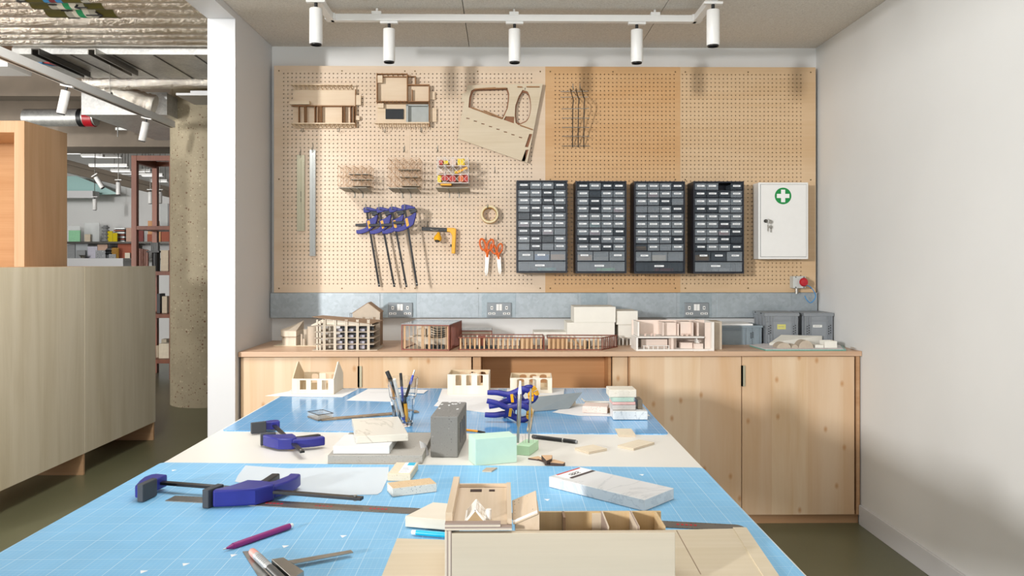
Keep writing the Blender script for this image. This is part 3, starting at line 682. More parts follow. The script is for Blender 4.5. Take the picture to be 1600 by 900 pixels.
# ------------------------------------------------------------------ things hung on the pegboard
def pb(px, py, d=0): return onY(px, py, YP - d)
M['hook'] = plain('zinc_hook', '85867f', .45, .6)
def hook(px, py, label, reach=.03):
    p = pb(px, py)
    m = MB().tube([(0, .01, .012), (0, -.001, .012), (0, -.004, .0), (0, -.008, -.008), (0, -.02, -.012), (0, -reach, -.008), (0, -reach - .003, .004)], .0017, 6)
    m.tube([(0, -.003, .028), (0, -.003, 0)], .0017, 6)
    return tag(m.build('peg_hook', M['hook'], loc=p, smooth=True), label, 'hook', 'zinc hooks on the pegboard')
hook(632, 235, 'empty zinc hook above the middle lattice model'); hook(684, 235, 'empty zinc hook above the coloured lattice model'); hook(773, 268, 'empty zinc hook below the laser-cut sheet')
M['model_ply'] = wood('model_ply', 'e2cdb2', 'd6bc9a', 'x', .5, 2); M['model_edge'] = plain('model_burnt_edge', '9b6f45', .6); M['model_grey'] = plain('model_grey', 'a9aca8', .6)
M['model_black'] = plain('model_black_mat', '26292c', .7)
def relief(px0, px1, py0, py1): 
    a, b = pb(px0, py1), pb(px1, py0); return a, b.x - a.x, b.z - a.z
# cut-out wall model on the left
p, w, h = relief(459, 557, 133, 200)
m1 = thing('wall_model', 'wooden plan model at the top left of the pegboard, half in shadow', 'architectural model', (p.x, YP - .004, p.z)); m1_hooks = []
MB().box(0, w, -.006, 0, .0, h).build('base_plate', M['model_ply'], m1)
dp = .05
r = MB(); r.box(-.004, w - .02, -dp, -.006, h - .012, h - .005); r.box(-.004, w, -dp, -.006, .016, .022); r.build('long_wall', M['model_ply'], m1)
for za_, zb2_ in ((h - .012, h - .03), (.016, .0)):
    r = MB(); r.box(.0, w - .03, -.012, -.0062, zb2_ - .002, zb2_ + .002)
    for k in range(14):
        x = .012 + k * (w - .045) / 13; r.bar((x, -dp * .9, za_), (x + .012, -.012, zb2_), .004, .008)
    r.build('rafter_row', M['model_ply'], m1)
r = MB(); yy = h * .48
r.box(0, w * .98, -dp * .8, -.006, yy, yy + .004)
for fx in (.1, .19, .21, .355, .41, .435, .455, .79, .82, .92, .97): r.box(w * fx, w * fx + .003, -dp * .8, -.006, .02, yy)
r.box(w * .99, w, -dp * .5, -.006, 0, h - .03); r.build('partition', M['model_edge'], m1)
r = MB(); r.box(-.012, w * .28, -dp * .9, -.006, yy + .008, yy + .03); r.build('stair_box', M['model_ply'], m1)
for x_, z0_, z1_ in ((.03, .52, .75), (.022, .17, .27)): MB().box(w, w + x_, -.02, -.006, h * z0_, h * z1_).build('side_box', M['model_ply'], m1)
# cut-out model with black mat
p, w, h = relief(590, 672, 117, 199)
m2 = thing('wall_model', 'wooden plan model with a black mat and a grey tray, on the pegboard', 'architectural model', (p.x, YP - .004, p.z))
b = MB(); b.box(0, w * .58, -.006, 0, 0, h); b.box(w * .58, w, -.006, 0, 0, h * .78); b.build('base_plate', M['model_ply'], m2)
r = MB(); r.box(0, w * .57, -.03, -.006, h - .004, h); r.box(0, w * .57, -.03, -.006, h - .02, h - .017); r.box(w * .57, w * .74, -.03, -.006, h - .018, h - .015); r.box(w * .72, w * .74, -.03, -.006, h * .79, h - .016)
for k in range(7): r.bar((w * .57 * k / 6, -.03, h), (w * .57 * k / 6 + .01, -.012, h - .018), .003, .006)
r.box(0, w, -.04, -.006, h * .46, h * .475); r.box(0, w, -.04, -.006, h * .435, h * .44)
for k in range(9): r.bar((w * .6 * k / 8, -.04, h * .475), (w * .6 * k / 8 + .006, -.03, h * .437), .003, .006)
r.box(w * .57, w * .585, -.04, -.006, h * .46, h * .98); r.box(w * .58, w, -.04, -.006, h * .775, h * .79); r.box(w * .985, w, -.04, -.006, 0, h * .78); r.box(0, .004, -.04, -.006, h * .47, h)
r.box(w * .66, w * .675, -.03, -.006, h * .47, h * .7); r.build('partition', M['model_edge'], m2)
MB().box(.0, w * .11, -.035, -.006, h * .82, h * .96).build('corner_box', M['model_ply'], m2); MB().box(.006, w * .13, -.03, -.006, h * .35, h * .44).build('corner_box', M['model_ply'], m2)
MB().box(w * .16, w * .5, -.016, -.006, h * .15, h * .34).build('black_mat', M['model_black'], m2, bevel=.001)
r = MB(); r.box(w * .56, w * .99, -.012, -.006, h * .06, h * .4); r.box(w * .56, w * .6, -.04, -.006, h * .06, h * .4); r.box(w * .56, w * .99, -.04, -.006, h * .385, h * .41); r.box(w * .97, w * .99, -.04, -.006, h * .06, h * .4); r.build('grey_tray', M['model_grey'], m2)
r = MB(); r.box(-.01, w, -.045, -.006, .016, .024)
for k in range(11): x = .012 + k * (w - .03) / 10; r.bar((x, -.04, .016), (x + .008, -.012, -.012), .004, .008)
r.build('long_wall', M['model_ply'], m2)
for x_, z0_, z1_ in ((.04, .1, .36), (.03, .52, .67)): MB().box(w, w + x_, -.012, -.006, h * z0_, h * z1_).build('side_plate', M['model_ply'], m2)
for px, py, lb_ in ((474, 205, 'zinc hook under the left end of the shadowed plan model'), (530, 205, 'zinc hook under the right end of the shadowed plan model'), (602, 206, 'zinc hook under the left end of the black mat model'), (659, 206, 'zinc hook under the right end of the black mat model')):
    hook(px, py - 1, lb_, .05)
# laser-cut sheet
q0 = pb(715, 255)
def ls(px, py): v = pb(px, py, .03); return (v.x - q0.x, v.z - q0.z)
def lsc(cx_, cy_): return ls(680 + cx_ / 5.293, 90 + cy_ / 5.293)
M['grey_ply'] = wood('grey_ply', 'd6c7ae', 'c8b698', 'x', .5, 1.5); M['ply_dark_edge'] = plain('ply_dark_edge', '8a5a3a', .6)
lt = thing('laser_cut_sheet', 'large pale laser-cut plywood sheet with a round and a curved opening, hung askew', 'plywood sheet', (q0.x, YP - .012, q0.z), group=None)
outer = [lsc(*c) for c in [(270, 230), (890, 215), (762, 872), (185, 670), (218, 480), (240, 370), (218, 365), (222, 300), (255, 290)]]
def arc(cx_, cy_, rx_, ry_, a0, a1, n=12): return [(cx_ + rx_ * cos(radians(a0 + (a1 - a0) * k / n)), cy_ + ry_ * sin(radians(a0 + (a1 - a0) * k / n))) for k in range(n + 1)]
h1 = [lsc(*c) for c in [(318, 262), (598, 252), (612, 300), (610, 350), (600, 420), (578, 470), (556, 512), (480, 488), (275, 412), (282, 330), (298, 275)]]
h2 = [lsc(*c) for c in ([(722, 268)] + arc(735, 400, 58, 138, -60, 80) + [(690, 560), (665, 540), (658, 480), (662, 400), (690, 320)])]
h3 = [lsc(*c) for c in [(582, 486), (655, 490), (650, 545), (566, 515)]]
h4 = [lsc(*c) for c in [(778, 632), (803, 632), (768, 742), (742, 740)]]; h5 = [lsc(*c) for c in [(748, 764), (772, 762), (742, 860), (714, 856)]]
sl = [[lsc(*c) for c in [(258 + k * 62, 498 + k * 22.5), (284 + k * 62, 502 + k * 22.5), (284 + k * 62, 510 + k * 22.5), (258 + k * 62, 506 + k * 22.5)]] for k in range(8)]
MB().plate(outer, [h1, h2, h3, h4, h5] + sl, -.022, -.012).build('front_sheet', [M['grey_ply']], lt)
o2 = [lsc(*c) for c in [(280, 240), (886, 222), (766, 866), (200, 665)]]; 
def grow(loop, f=.97):
    cx_ = sum(p[0] for p in loop) / len(loop); cz_ = sum(p[1] for p in loop) / len(loop); return [(cx_ + (p[0] - cx_) * f, cz_ + (p[1] - cz_) * f) for p in loop]
MB().plate(o2, [grow(h1, .93), grow(h2, .9)], -.012, .0).build('rear_sheet', [M['ply_dark_edge']], lt)
r = MB()
for (a, b_) in (((410, 262), (590, 255)), ((325, 265), (500, 252)), ((755, 245), (862, 245)), ((680, 245), (718, 247)), ((700, 562), (806, 598)), ((300, 415), (470, 482)), ((400, 440), (556, 505))):
    A, B = lsc(*a), lsc(*b_); MB().bar((A[0], -.03, A[1]), (B[0], -.026, B[1]), .008, .006).build('edge_strip', M['model_edge'], lt)
hook(820, 140, 'zinc hook holding the laser-cut sheet near its round opening', .035)
# bent wire frame
wf = thing('wire_frame_model', 'bent dark wire frame model hung right of the laser-cut sheet', 'architectural model', (0, 0, 0))
mm = MB()
for k in range(3):
    a, b_, c_ = pb(891 + k * 8.8, 139, .01), pb(896 + k * 8.8, 157, .13), pb(894.5 + k * 8.8, 230, .008)
    c2 = pb(895 + k * 8.8, 165, .13)
    MB().tube([a, a.lerp(b_, .9), b_, c2, c_], .0032, 6).build('bent_rod', M['dark_steel'], wf, smooth=True)
for px, py, d in ((875.5, 143, .03), (876, 152, .09), (877.5, 170, .13), (878, 184.5, .1), (878, 199, .07), (878, 213, .045), (878, 228, .012)):
    mm.tube([pb(px, py, d), pb(px + 43, py - (.5 if py < 180 else 0), d)], .0022, 6)
mm.build('cross_wire', M['steel'], wf, smooth=True)
hook(895, 138, 'zinc hook carrying the left wire of the bent wire frame'); hook(906, 138, 'zinc hook carrying the right wire of the bent wire frame')
# rulers
def ruler(px0, px1, py0, py1, mat, name, label, tx=0):
    a, b = pb(px0, py1), pb(px1, py0); w, h = b.x - a.x, b.z - a.z
    t = thing(name, label, 'ruler', (a.x, YP - .004, a.z))
    MB().plate([(0, 0), (w, 0), (w, h), (0, h)], [[(w / 2 + .004 * cos(k * pi / 4), h - .014 + .004 * sin(k * pi / 4)) for k in range(8)]], -.006, -.001).build('blade', mat, t)
    g = MB(); g.box(w * .3, w * .55, -.0085, -.006, .004, h - .03); g.build('grip_rib', mat, t)
    q = MB()
    for k in range(int((h - .03) / .01)):
        q.box(w - (.006 if k % 5 else .009), w - .0005, -.0066, -.006, .008 + k * .01, .009 + k * .01)
    q.build('graduation', M['dark_steel'], t)
    if tx:
        q = MB()
        for k in range(9): q.box(w * .4, w * .52, -.0066, -.006, .05 + k * .06, .062 + k * .06)
        q.build('red_figure', M['red'], t)
    else:
        q = MB(); q.box(w * .5, w * .56, -.009, -.006, h * .38, h * .43); q.box(w * .5, w * .56, -.009, -.006, h * .45, h * .52); q.build('printed_mark', M['dark_steel'], t)
ruler(464.5, 476.5, 242.5, 361, M['alu_khaki'], 'cutting_ruler', 'shorter khaki aluminium ruler hanging in the shadow on the left')
ruler(484.5, 493.5, 234.5, 400, M['alu'], 'steel_ruler', 'longer narrow silver ruler with red figures hanging on the left', 1)
hook(470, 240, 'zinc hook of the shorter khaki ruler'); hook(489, 233, 'zinc hook of the longer silver ruler')
# lattice models
M['lattice_wood'] = plain('lattice_wood', 'b88f68', .6); M['lattice_white'] = plain('lattice_white', 'e9e6e2', .5); M['card_grey'] = plain('grey_card', 'a8a498', .7)
def lattice(px0, px1, py0, py1, mat, label, depth=.15, hx=.0):
    # front face given in pixels at its own depth
    yf = YP - .03 - depth; a, b = onY(px0, py1, yf), onY(px1, py0, yf); w, h = b.x - a.x, b.z - a.z
    t = thing('lattice_model', label, 'architectural model', (a.x, yf, a.z))
    nx, nz, ny = 4, 2 if h < .14 else 3, 2
    rr = .0009; fr = MB()
    for j in range(ny + 1):
        y = depth * j / ny; dg = MB()
        for k in range(nz + 1): fr.cyl((0, y, h * k / nz), (w, y, h * k / nz), rr * 1.3, n=4)
        for i in range(nx + 1): fr.cyl((w * i / nx, y, 0), (w * i / nx, y, h), rr * 1.3, n=4)
        for i in range(nx):
            for k in range(nz):
                x0_, x1_, z0_, z1_ = w * i / nx, w * (i + 1) / nx, h * k / nz, h * (k + 1) / nz
                dg.cyl((x0_, y, z0_), (x1_, y, z1_), rr, n=4); dg.cyl((x0_, y, z1_), (x1_, y, z0_), rr, n=4)
        dg.build('bracing', mat, t)
    for i in range(nx + 1):
        for k in range(nz + 1): fr.cyl((w * i / nx, 0, h * k / nz), (w * i / nx, depth, h * k / nz), rr, n=4)
    fr.build('frame', mat, t)
    return t, w, h, depth
def peg_shelf(px0, px1, py0, py1, label):
    a, b = pb(px0, py1), pb(px1, py1); zb_ = a.z; w = b.x - a.x
    t = thing('peg_shelf', label, 'shelf', (a.x, YP, zb_))
    MB().hexa([(0, -.002, 0), (w, -.002, 0), (w, -.2, .006), (0, -.2, .006)], [(0, -.002, .003), (w, -.002, .003), (w, -.2, .009), (0, -.2, .009)]).build('card_plate', M['card_grey'], t)
    for x in (w * .35, w * .65):
        MB().tube([(x, 0, -.035), (x, -.004, -.004), (x, -.19, .004)], .0025, 6).build('bracket', M['hook'], t, smooth=True)
    return t
peg_shelf(540, 582, 291, 300, 'grey card shelf carrying the smallest lattice model'); peg_shelf(614, 657, 292, 300.5, 'grey card shelf carrying the middle lattice model'); peg_shelf(685, 735, 293, 300, 'grey card shelf carrying the coloured lattice model')
for args, lb_ in (((528, 577, 259, 290), 'smallest wooden lattice model on the left of the three'), ((606, 655, 247, 290), 'taller wooden lattice model in the middle of the three')):
    t, w, h, d = lattice(*args, M['lattice_wood'], lb_)
    for z, f in ((.0, .4), (h * .33, .35), (h * .6, .3)): MB().box(w * f, w * .99, d * .25, d * .9, z + .001, z + .004).build('floor_plate', M['card_grey'], t)
t, w, h, d = lattice(683, 731.5, 246, 286, M['lattice_white'], 'white lattice model filled with yellow, red and orange pieces')
M['peach'] = plain('peach_card', 'e3c9b8', .6); M['redcard'] = plain('red_card', 'c23b2f', .5); M['orangecard'] = plain('orange_card', 'e2702a', .5); M['yellowcard'] = plain('yellow_card', 'f1d21f', .5)
for k in range(3): MB().box(.002, w - .002, .004, d - .004, h * k / 3 + .001, h * k / 3 + .004).build('floor_plate', M['peach'], t)
rng = random.Random(3)
for (u, v, ww, hh, c_) in ((.05, .72, .12, .2, 'redcard'), (.2, .74, .14, .16, 'yellowcard'), (.4, .7, .2, .28, 'peach'), (.65, .7, .22, .28, 'yellowcard'), (0, .02, .12, .3, 'yellowcard'), (.13, .1, .24, .25, 'redcard'), (.38, .05, .2, .27, 'redcard'), (.68, .05, .16, .28, 'orangecard'), (.86, .05, .12, .3, 'redcard'), (.05, .38, .2, .1, 'peach'), (.55, .38, .2, .12, 'yellowcard')):
    MB().box(u * w, (u + ww) * w, d * .2, d * .7, v * h + .004, (v + hh) * h).build('coloured_piece', M[c_], t)
MB().bar((w * .62, .02, h * .42), (w * .97, .02, h * .62), .014, .012).build('yellow_beam', M['yellow'], t)
MB().box(w * .1, w * .45, d * .1, d * .7, -.012, -.001).build('yellow_base', M['yellow'], t)
# ------------------------------------------------------------------ quick-grip bar clamps (jaw along +x, bar along -z, thickness along y)
def clamp(label, L, slide, s=1.0, group=None, dots=True):
    t = thing('bar_clamp', label, 'clamp', group=group)
    def sc(poly, dv=0): return [(u * s, (v + dv) * s) for u, v in poly]
    MB().box(-.0065 * s, .0065 * s, -.0028 * s, .0028 * s, -L, .008 * s).build('bar', M['black_bar'], t, bevel=.0008)
    MB().prism(sc([(-.02, .012), (-.012, .02), (.006, .021), (.03, .012), (.066, -.006), (.066, -.016), (.024, -.012), (.012, -.016), (-.018, -.014)]), -.012 * s, .012 * s, 'y').build('fixed_jaw', M['blue_plastic'], t, bevel=.003 * s)
    MB().prism(sc([(.024, -.012), (.072, -.016), (.071, -.029), (.026, -.025)]), -.017 * s, .017 * s, 'y').build('jaw_pad', M['charcoal'], t, bevel=.002 * s)
    d = -slide / s + .075
    body = MB().prism(sc([(-.012, -.05), (.012, -.046), (.034, -.04), (.06, -.026), (.07, -.03), (.058, -.06), (.04, -.1), (.004, -.118), (-.01, -.112), (-.014, -.08)], d), -.016 * s, .016 * s, 'y').build('sliding_body', M['blue_plastic'], t, bevel=.004 * s)
    MB().prism(sc([(.03, -.014), (.073, -.010), (.074, -.024), (.032, -.029)], d), -.0175 * s, .0175 * s, 'y').build('jaw_pad', M['charcoal'], t, bevel=.002 * s)
    MB().prism(sc([(-.008, -.085), (-.03, -.098), (-.07, -.104), (-.086, -.1), (-.088, -.124), (-.06, -.13), (-.03, -.128), (.004, -.118)], d), -.0125 * s, .0125 * s, 'y').build('grip', M['blue_plastic'], body, bevel=.004 * s)
    MB().prism(sc([(-.008, -.066), (-.04, -.066), (-.084, -.06), (-.088, -.077), (-.04, -.084), (-.008, -.088)], d), -.01 * s, .01 * s, 'y').build('trigger', M['black'], t, bevel=.003 * s)
    lb = MB(); lb.prism(sc([(-.006, -.056), (.01, -.054), (.012, -.1), (-.004, -.108)], d), -.0168 * s, -.016 * s, 'y'); lb.build('yellow_label', M['yellow'], body)
    lb = MB()
    for k in range(4): lb.box(.001 * s, .006 * s, -.0172 * s, -.0167 * s, (d - .064 - k * .009) * s, (d - .061 - k * .009) * s)
    lb.build('label_mark', M['blue_plastic'], body)
    MB().cyl((0, -.005 * s, -L + .014 * s), (0, .005 * s, -L + .014 * s), .0035 * s, n=10).build('end_pin', M['steel'], t)
    return t
M['black_bar'] = plain('black_bar', '2a2a2b', .3, .6)
heads = [((572.5, 328.5), (592.5, 448), .03, 'first bar clamp from the left on the pegboard, its grip uncovered'), ((593, 328.5), (615.8, 447), .063, 'second bar clamp from the left on the pegboard, overlapping the first'),
         ((612.5, 328), (634.8, 447.5), .096, 'third bar clamp from the left on the pegboard'), ((632, 324.5), (651, 443), .129, 'rightmost and highest of the four bar clamps on the pegboard')]
c0 = None
for hp, tp, dd, lb_ in heads:
    a, b = pb(*hp, dd), pb(*tp, dd)
    if c0 is None: c0 = clamp(lb_, (b - a).length, .082, .92, 'blue bar clamps on the pegboard'); c = c0
    else: c = copy_tree(c0); c['label'] = lb_
    c.location = (a.x, YP - dd + .006, a.z)
    ang = math.atan2(b.x - a.x, a.z - b.z); c.rotation_euler = (0, -ang, 0)
for px, lb_ in ((578, 'first zinc hook from the left carrying a bar clamp'), (598, 'second zinc hook from the left carrying a bar clamp'), (617.5, 'third zinc hook from the left carrying a bar clamp'), (637, 'fourth zinc hook from the left carrying a bar clamp')):
    p = pb(px, 326); m = MB().tube([(0, .004, .02), (0, -.004, .02), (0, -.006, -.006), (0, -.05, -.012), (0, -.145, -.012), (0, -.148, .018)], .0025, 6)
    tag(m.build('peg_hook', M['hook'], loc=p, smooth=True), lb_, 'hook', 'zinc hooks on the pegboard')
# yellow corner clamp
a = pb(660, 358)
yc_ = thing('corner_clamp', 'small yellow corner clamp with a black bar on the pegboard', 'clamp', (a.x, YP - .03, a.z), (0, radians(2.5), 0)); k = YP / FPX
MB().box(0, 40 * k, -.012, .012, -.010, .012).build('bar', M['black'], yc_, bevel=.002)
MB().prism([(39 * k, .012), (50 * k, .014), (53 * k, .008), (53 * k, -36 * k), (47.5 * k, -36 * k), (47.5 * k, -8 * k), (44 * k, -.012), (39 * k, -.01)], -.014, .014, 'y').build('jaw', M['yellow'], yc_, bevel=.003)
MB().cyl((30 * k, 0, 0), (26 * k, -.02, -.05), .004, n=8).build('screw', M['steel'], yc_)
MB().tube([(26.5 * k, -.016, -.018), (26.3 * k, -.02, -.03), (26 * k, -.026, -.045), (25.6 * k, -.03, -.058), (25.4 * k, -.034, -.068)], [.008, .012, .022, .024, .017], 16).build('knob', M['yellow'], yc_, smooth=True)
MB().cyl((25.4 * k, -.034, -.066), (25.3 * k, -.036, -.072), .015, n=16).build('knob_cap', M['black'], yc_)
MB().box(45 * k, 47.5 * k, -.012, .012, -26 * k, -22 * k).build('pad', M['black'], yc_)
MB().tube([(14 * k, -.014, 0), (20 * k, -.016, -.006), (26 * k, -.014, -.002)], .004, 6).build('spring', M['steel'], yc_, smooth=True)
hook(668, 353, 'zinc hook carrying the black bar of the yellow corner clamp')
# tape roll
M['tape'] = plain('tape_cream', 'e0cfa6', .5); M['tape_core'] = plain('tape_core', 'c9a15a', .6)
a = pb(765, 336)
tp = thing('tape_roll', 'roll of cream masking tape hanging on the pegboard', 'tape roll', (a.x, YP - .03, a.z), (radians(84), 0, 0))
MB().lathe([(.042, -.024), (.0525, -.024), (.0525, .024), (.042, .024)], 40, closed=True).build('tape', M['tape'], tp, smooth=True)
MB().lathe([(.0395, -.024), (.0418, -.024), (.0418, .024), (.0395, .024)], 40, closed=True).build('core', M['tape_core'], tp, smooth=True)
MB().lathe([(.0528, -.012), (.0528, .004)], 40).build('yellow_stripe', M['yellow'], tp, smooth=True)
p = pb(762, 324.5); tag(MB().tube([(0, .004, .02), (0, -.003, .018), (0, -.005, -.003), (0, -.055, -.006), (0, -.058, .01)], .0025, 6).build('peg_hook', M['hook'], loc=p, smooth=True), 'zinc hook carrying the tape roll', 'hook', 'zinc hooks on the pegboard')
# scissors
def scissors(px, py, tx, ty, s, lb_, dd):
    a, b = pb(px, py, dd), pb(tx, ty, dd); L = (b - a).length
    t = thing('scissors', lb_, 'scissors', (a.x, YP - dd, a.z), (0, -math.atan2(b.x - a.x, a.z - b.z), 0), 'orange scissors on the pegboard')
    for q in (-1, 1):
        bl = MB().prism([(q * .002, -L), (q * .010, -L * .8), (q * .012, -.005), (-q * .006, .012), (-q * .004, -.01)], -.002 * (q + 1) - .001, -.002 * (q + 1) + .001, 'y').build('blade', M['steel'], t)
        cx_ = -q * .022 * s - .008 * s; cz_ = .055 * s
        ring = [(cx_ + .017 * s * cos(k * pi / 9) + .008 * s * sin(k * pi / 9) * -q, -.004, cz_ + .033 * s * sin(k * pi / 9)) for k in range(18)]
        MB().tube(ring, .006 * s, 8, True).build('handle', M['orange'], t, smooth=True)
        MB().tube([(cx_ * .6, -.004, cz_ - .03 * s), (q * .002, -.004, .004), (q * .004, -.003, -.02 * s)], [.007 * s, .008 * s, .003 * s], 8).build('shank', M['orange'], t, smooth=True)
    MB().cyl((0, -.006, -.006), (0, .001, -.006), .0045, n=12).build('pivot', M['alu'], t)
    return t
scissors(761.5, 397, 759.5, 432, 1.0, 'larger orange-handled scissors hanging under the tape roll', .03)
scissors(779, 401, 781.5, 429, .86, 'smaller orange-handled scissors beside the larger pair', .028)
hook(759, 372, 'zinc hook carrying the larger orange scissors', .045); hook(778, 372, 'zinc hook carrying the smaller orange scissors', .045)

# ------------------------------------------------------------------ small-parts cabinets
M['navy'] = plain('navy_plastic', '141926', .4); M['label_white'] = plain('label_white', 'eceef0', .5)
M['drawer'] = glassy('smoky_drawer', 'a0a9b1', .22, .36); M['drawer_dark'] = glassy('dark_drawer', '4d565f', .22, .5)
stuffc = ['5d646b', '4b4f55', '6a655c', '3b4149', '74716a', '343a42']
for c_ in stuffc: M['c' + c_] = plain('content_' + c_, c_, .7)
M['content_teal'] = plain('content_teal', '1b8f86', .5); M['content_pink'] = plain('content_pink', 'c98a96', .6); M['content_blue'] = plain('content_blue', '2c6fb5', .5); M['content_green'] = plain('content_green', '23ad5a', .5); M['content_wood'] = plain('content_wood', 'c0935f', .6)
def drawers(px0, px1, pyt, pyb, lab, seed, special, empty=()):
    rng = random.Random(seed); d = .15; yf = YP - d
    a, b = onY(px0, pyb, yf), onY(px1, pyt, yf); w, h = b.x - a.x, b.z - a.z
    t = thing('drawer_cabinet', lab, 'drawer cabinet', (a.x, yf, a.z), group='small-parts drawer cabinets on the pegboard')
    th = .008
    c = MB(); c.box(0, th, 0, d - .001, 0, h); c.box(w - th, w, 0, d - .001, 0, h); c.box(th, w - th, 0, d - .001, 0, th); c.box(th, w - th, 0, d - .001, h - th, h); c.box(th, w - th, d - .006, d - .002, th, h - th)
    u = (h - 2 * th) / (9 * 1 + 1.36 + 1.4); zs_ = []; z = h - th
    for r in range(11):
        hh = u * (1 if r < 9 else (1.36 if r == 9 else 1.4)); zs_.append((z - hh, z)); z -= hh
    for z0_, z1_ in zs_[:-1]: c.box(th, w - th, .012, d - .006, z0_ - .0015, z0_ + .0015)
    c.build('cabinet_frame', M['navy'], t)
    n = 0
    for r, (z0_, z1_) in enumerate(zs_):
        nc = 4 if r < 9 else (3 if r == 9 else 1); cw = (w - 2 * th) / nc
        for k in range(nc):
            xa_ = th + k * cw + .002; xb_ = th + (k + 1) * cw - .002; za, zb_ = z0_ + .003, z1_ - .004
            if (r, k) in empty: continue
            o = rng.uniform(-.001, .002)
            m = MB(); m.box(xa_, xb_, o + .003, o + .0055, za, zb_); m.box(xa_, xb_, o + .0055, .11, za, za + .002); m.box(xa_, xa_ + .0015, o + .0055, .11, za, zb_ - .006); m.box(xb_ - .0015, xb_, o + .0055, .11, za, zb_ - .006)
            # pull lip with ribs
            m.box(xa_, xb_, o - .005, o + .003, zb_ - .004, zb_); 
            for q in range(7 if nc == 4 else 0):
                x = xa_ + (q + .5) * (xb_ - xa_) / 7; m.box(x - .0012, x + .0012, o - .001, o + .003, za, za + (zb_ - za) * .42)
            if nc == 1:
                for q in (1, 2, 3): m.box(xa_ + (xb_ - xa_) * q / 4 - .001, xa_ + (xb_ - xa_) * q / 4 + .001, o + .001, .1, za, zb_ - .005)
            dr = m.build('drawer', M['drawer'] if rng.random() < .75 else M['drawer_dark'], t)
            cm = special.get((r, k)) or (M['c' + rng.choice(stuffc)] if rng.random() < .85 else None)
            if cm:
                e = MB(); hh = (zb_ - za) * (rng.uniform(.25, .5) if (r, k) not in special else .6)
                if nc == 1: e.box(xa_ + (xb_ - xa_) * .42, xa_ + (xb_ - xa_) * .8, .02, .06, za + .003, za + .003 + hh * .5)
                else: e.box(xa_ + .004, xb_ - .004, .02, .09, za + .003, za + .003 + hh)
                e.build('drawer_contents', cm, dr)
            if rng.random() < (.93 if r < 8 else .7) or r == 10:
                lw = (xb_ - xa_) * (.66 if nc == 4 else (.5 if nc == 3 else .2)); lx = xa_ + (xb_ - xa_ - lw) * rng.uniform(.4, .6)
                zc_ = za + (zb_ - za) * .6
                l = MB(); l.box(lx, lx + lw, o - .0022, o - .0012, zc_ - .005, zc_ + .005); lo = l.build('paper_label', M['label_white'], dr)
                q = MB(); q.box(lx + lw * .12, lx + lw * .12 + lw * rng.uniform(.4, .75), o - .0026, o - .0022, zc_ - .0012, zc_ + .0012); q.build('label_text', M['print_grey'], dr)
    return t
M['print_grey'] = plain('print_grey', '8b8d90', .6)
drawers(807, 886.5, 281.8, 426.5, 'leftmost small-parts drawer cabinet, blue piece in its wide middle drawer', 1, {(9, 1): M['content_blue'], (9, 2): M['content_wood'], (5, 0): M['content_pink'], (10, 0): M['content_teal'], (6, 2): M['content_pink']})
drawers(899.5, 979, 283, 427, 'small-parts drawer cabinet with a missing drawer and a bright green strip at the bottom', 2, {(3, 3): M['content_pink'], (5, 1): M['content_teal'], (9, 0): M['content_wood'], (10, 0): M['content_green'], (6, 1): M['content_pink']})
drawers(991, 1070.5, 283.3, 427.5, 'third small-parts drawer cabinet with a red strip in its bottom drawer', 3, {(1, 1): M['content_pink'], (8, 0): M['yellow'], (10, 0): M['redcard'], (9, 1): M['beige']})
drawers(1083.5, 1162.5, 283.3, 427.5, 'small-parts drawer cabinet nearest the white first-aid cabinet', 4, {(6, 2): M['redcard'], (9, 0): M['yellow'], (5, 2): M['content_pink'], (10, 0): M['grey']}, empty={(0, 2)})

# first aid cabinet
d = .105; yf = YP - d; a, b = onY(1185, 405, yf), onY(1263, 285, yf); w, h = b.x - a.x, b.z - a.z
fa = thing('first_aid_cabinet', 'white metal first-aid cabinet with a green cross at the right end of the pegboard', 'first-aid cabinet', (a.x, yf, a.z))
MB().box(0, w, 0, d - .001, 0, h).build('box_body', M['white_metal'], fa, bevel=.003)
x0_, x1_, z0_, z1_ = .013, w - .013, .015, h - .013
MB().box(x0_ - .002, x1_ + .002, -.001, 0, z0_ - .002, z1_ + .002).build('door_gap', M['grey'], fa)
dr = MB().box(x0_, x1_, -.005, -.001, z0_, z1_).build('door', M['white_metal'], fa, bevel=.002)
M['safety_green'] = plain('safety_green', '008a3e', .45, var=.01); M['pure_white'] = plain('pure_white', 'f2f2f0', .5, var=.01)
c = onY(1223, 306.3, yf) - a; r = 13 * yf / FPX
MB().cyl((c.x, -.0062, c.z), (c.x, -.005, c.z), r, n=48).build('green_disc', M['safety_green'], dr)
a_, b_2 = r * .25, r * .76; q = MB().prism([(c.x + u, c.z + v) for u, v in ((a_, a_), (a_, b_2), (-a_, b_2), (-a_, a_), (-b_2, a_), (-b_2, -a_), (-a_, -a_), (-a_, -b_2), (a_, -b_2), (a_, -a_), (b_2, -a_), (b_2, a_))], -.0072, -.0062, 'y'); q.build('white_cross', M['pure_white'], dr)
c = onY(1195.5, 345.5, yf) - a
MB().cyl((c.x, -.014, c.z), (c.x, -.005, c.z), .010, n=20).build('lock', M['dark_steel'], fa)
ky = MB(); ky.cyl((c.x, -.022, c.z), (c.x, -.014, c.z), .0022, n=8); ky.tube([(c.x + .012 * cos(k * pi / 6) + .012, -.02, c.z - .002 + .012 * sin(k * pi / 6)) for k in range(12)], .0014, 5, True)
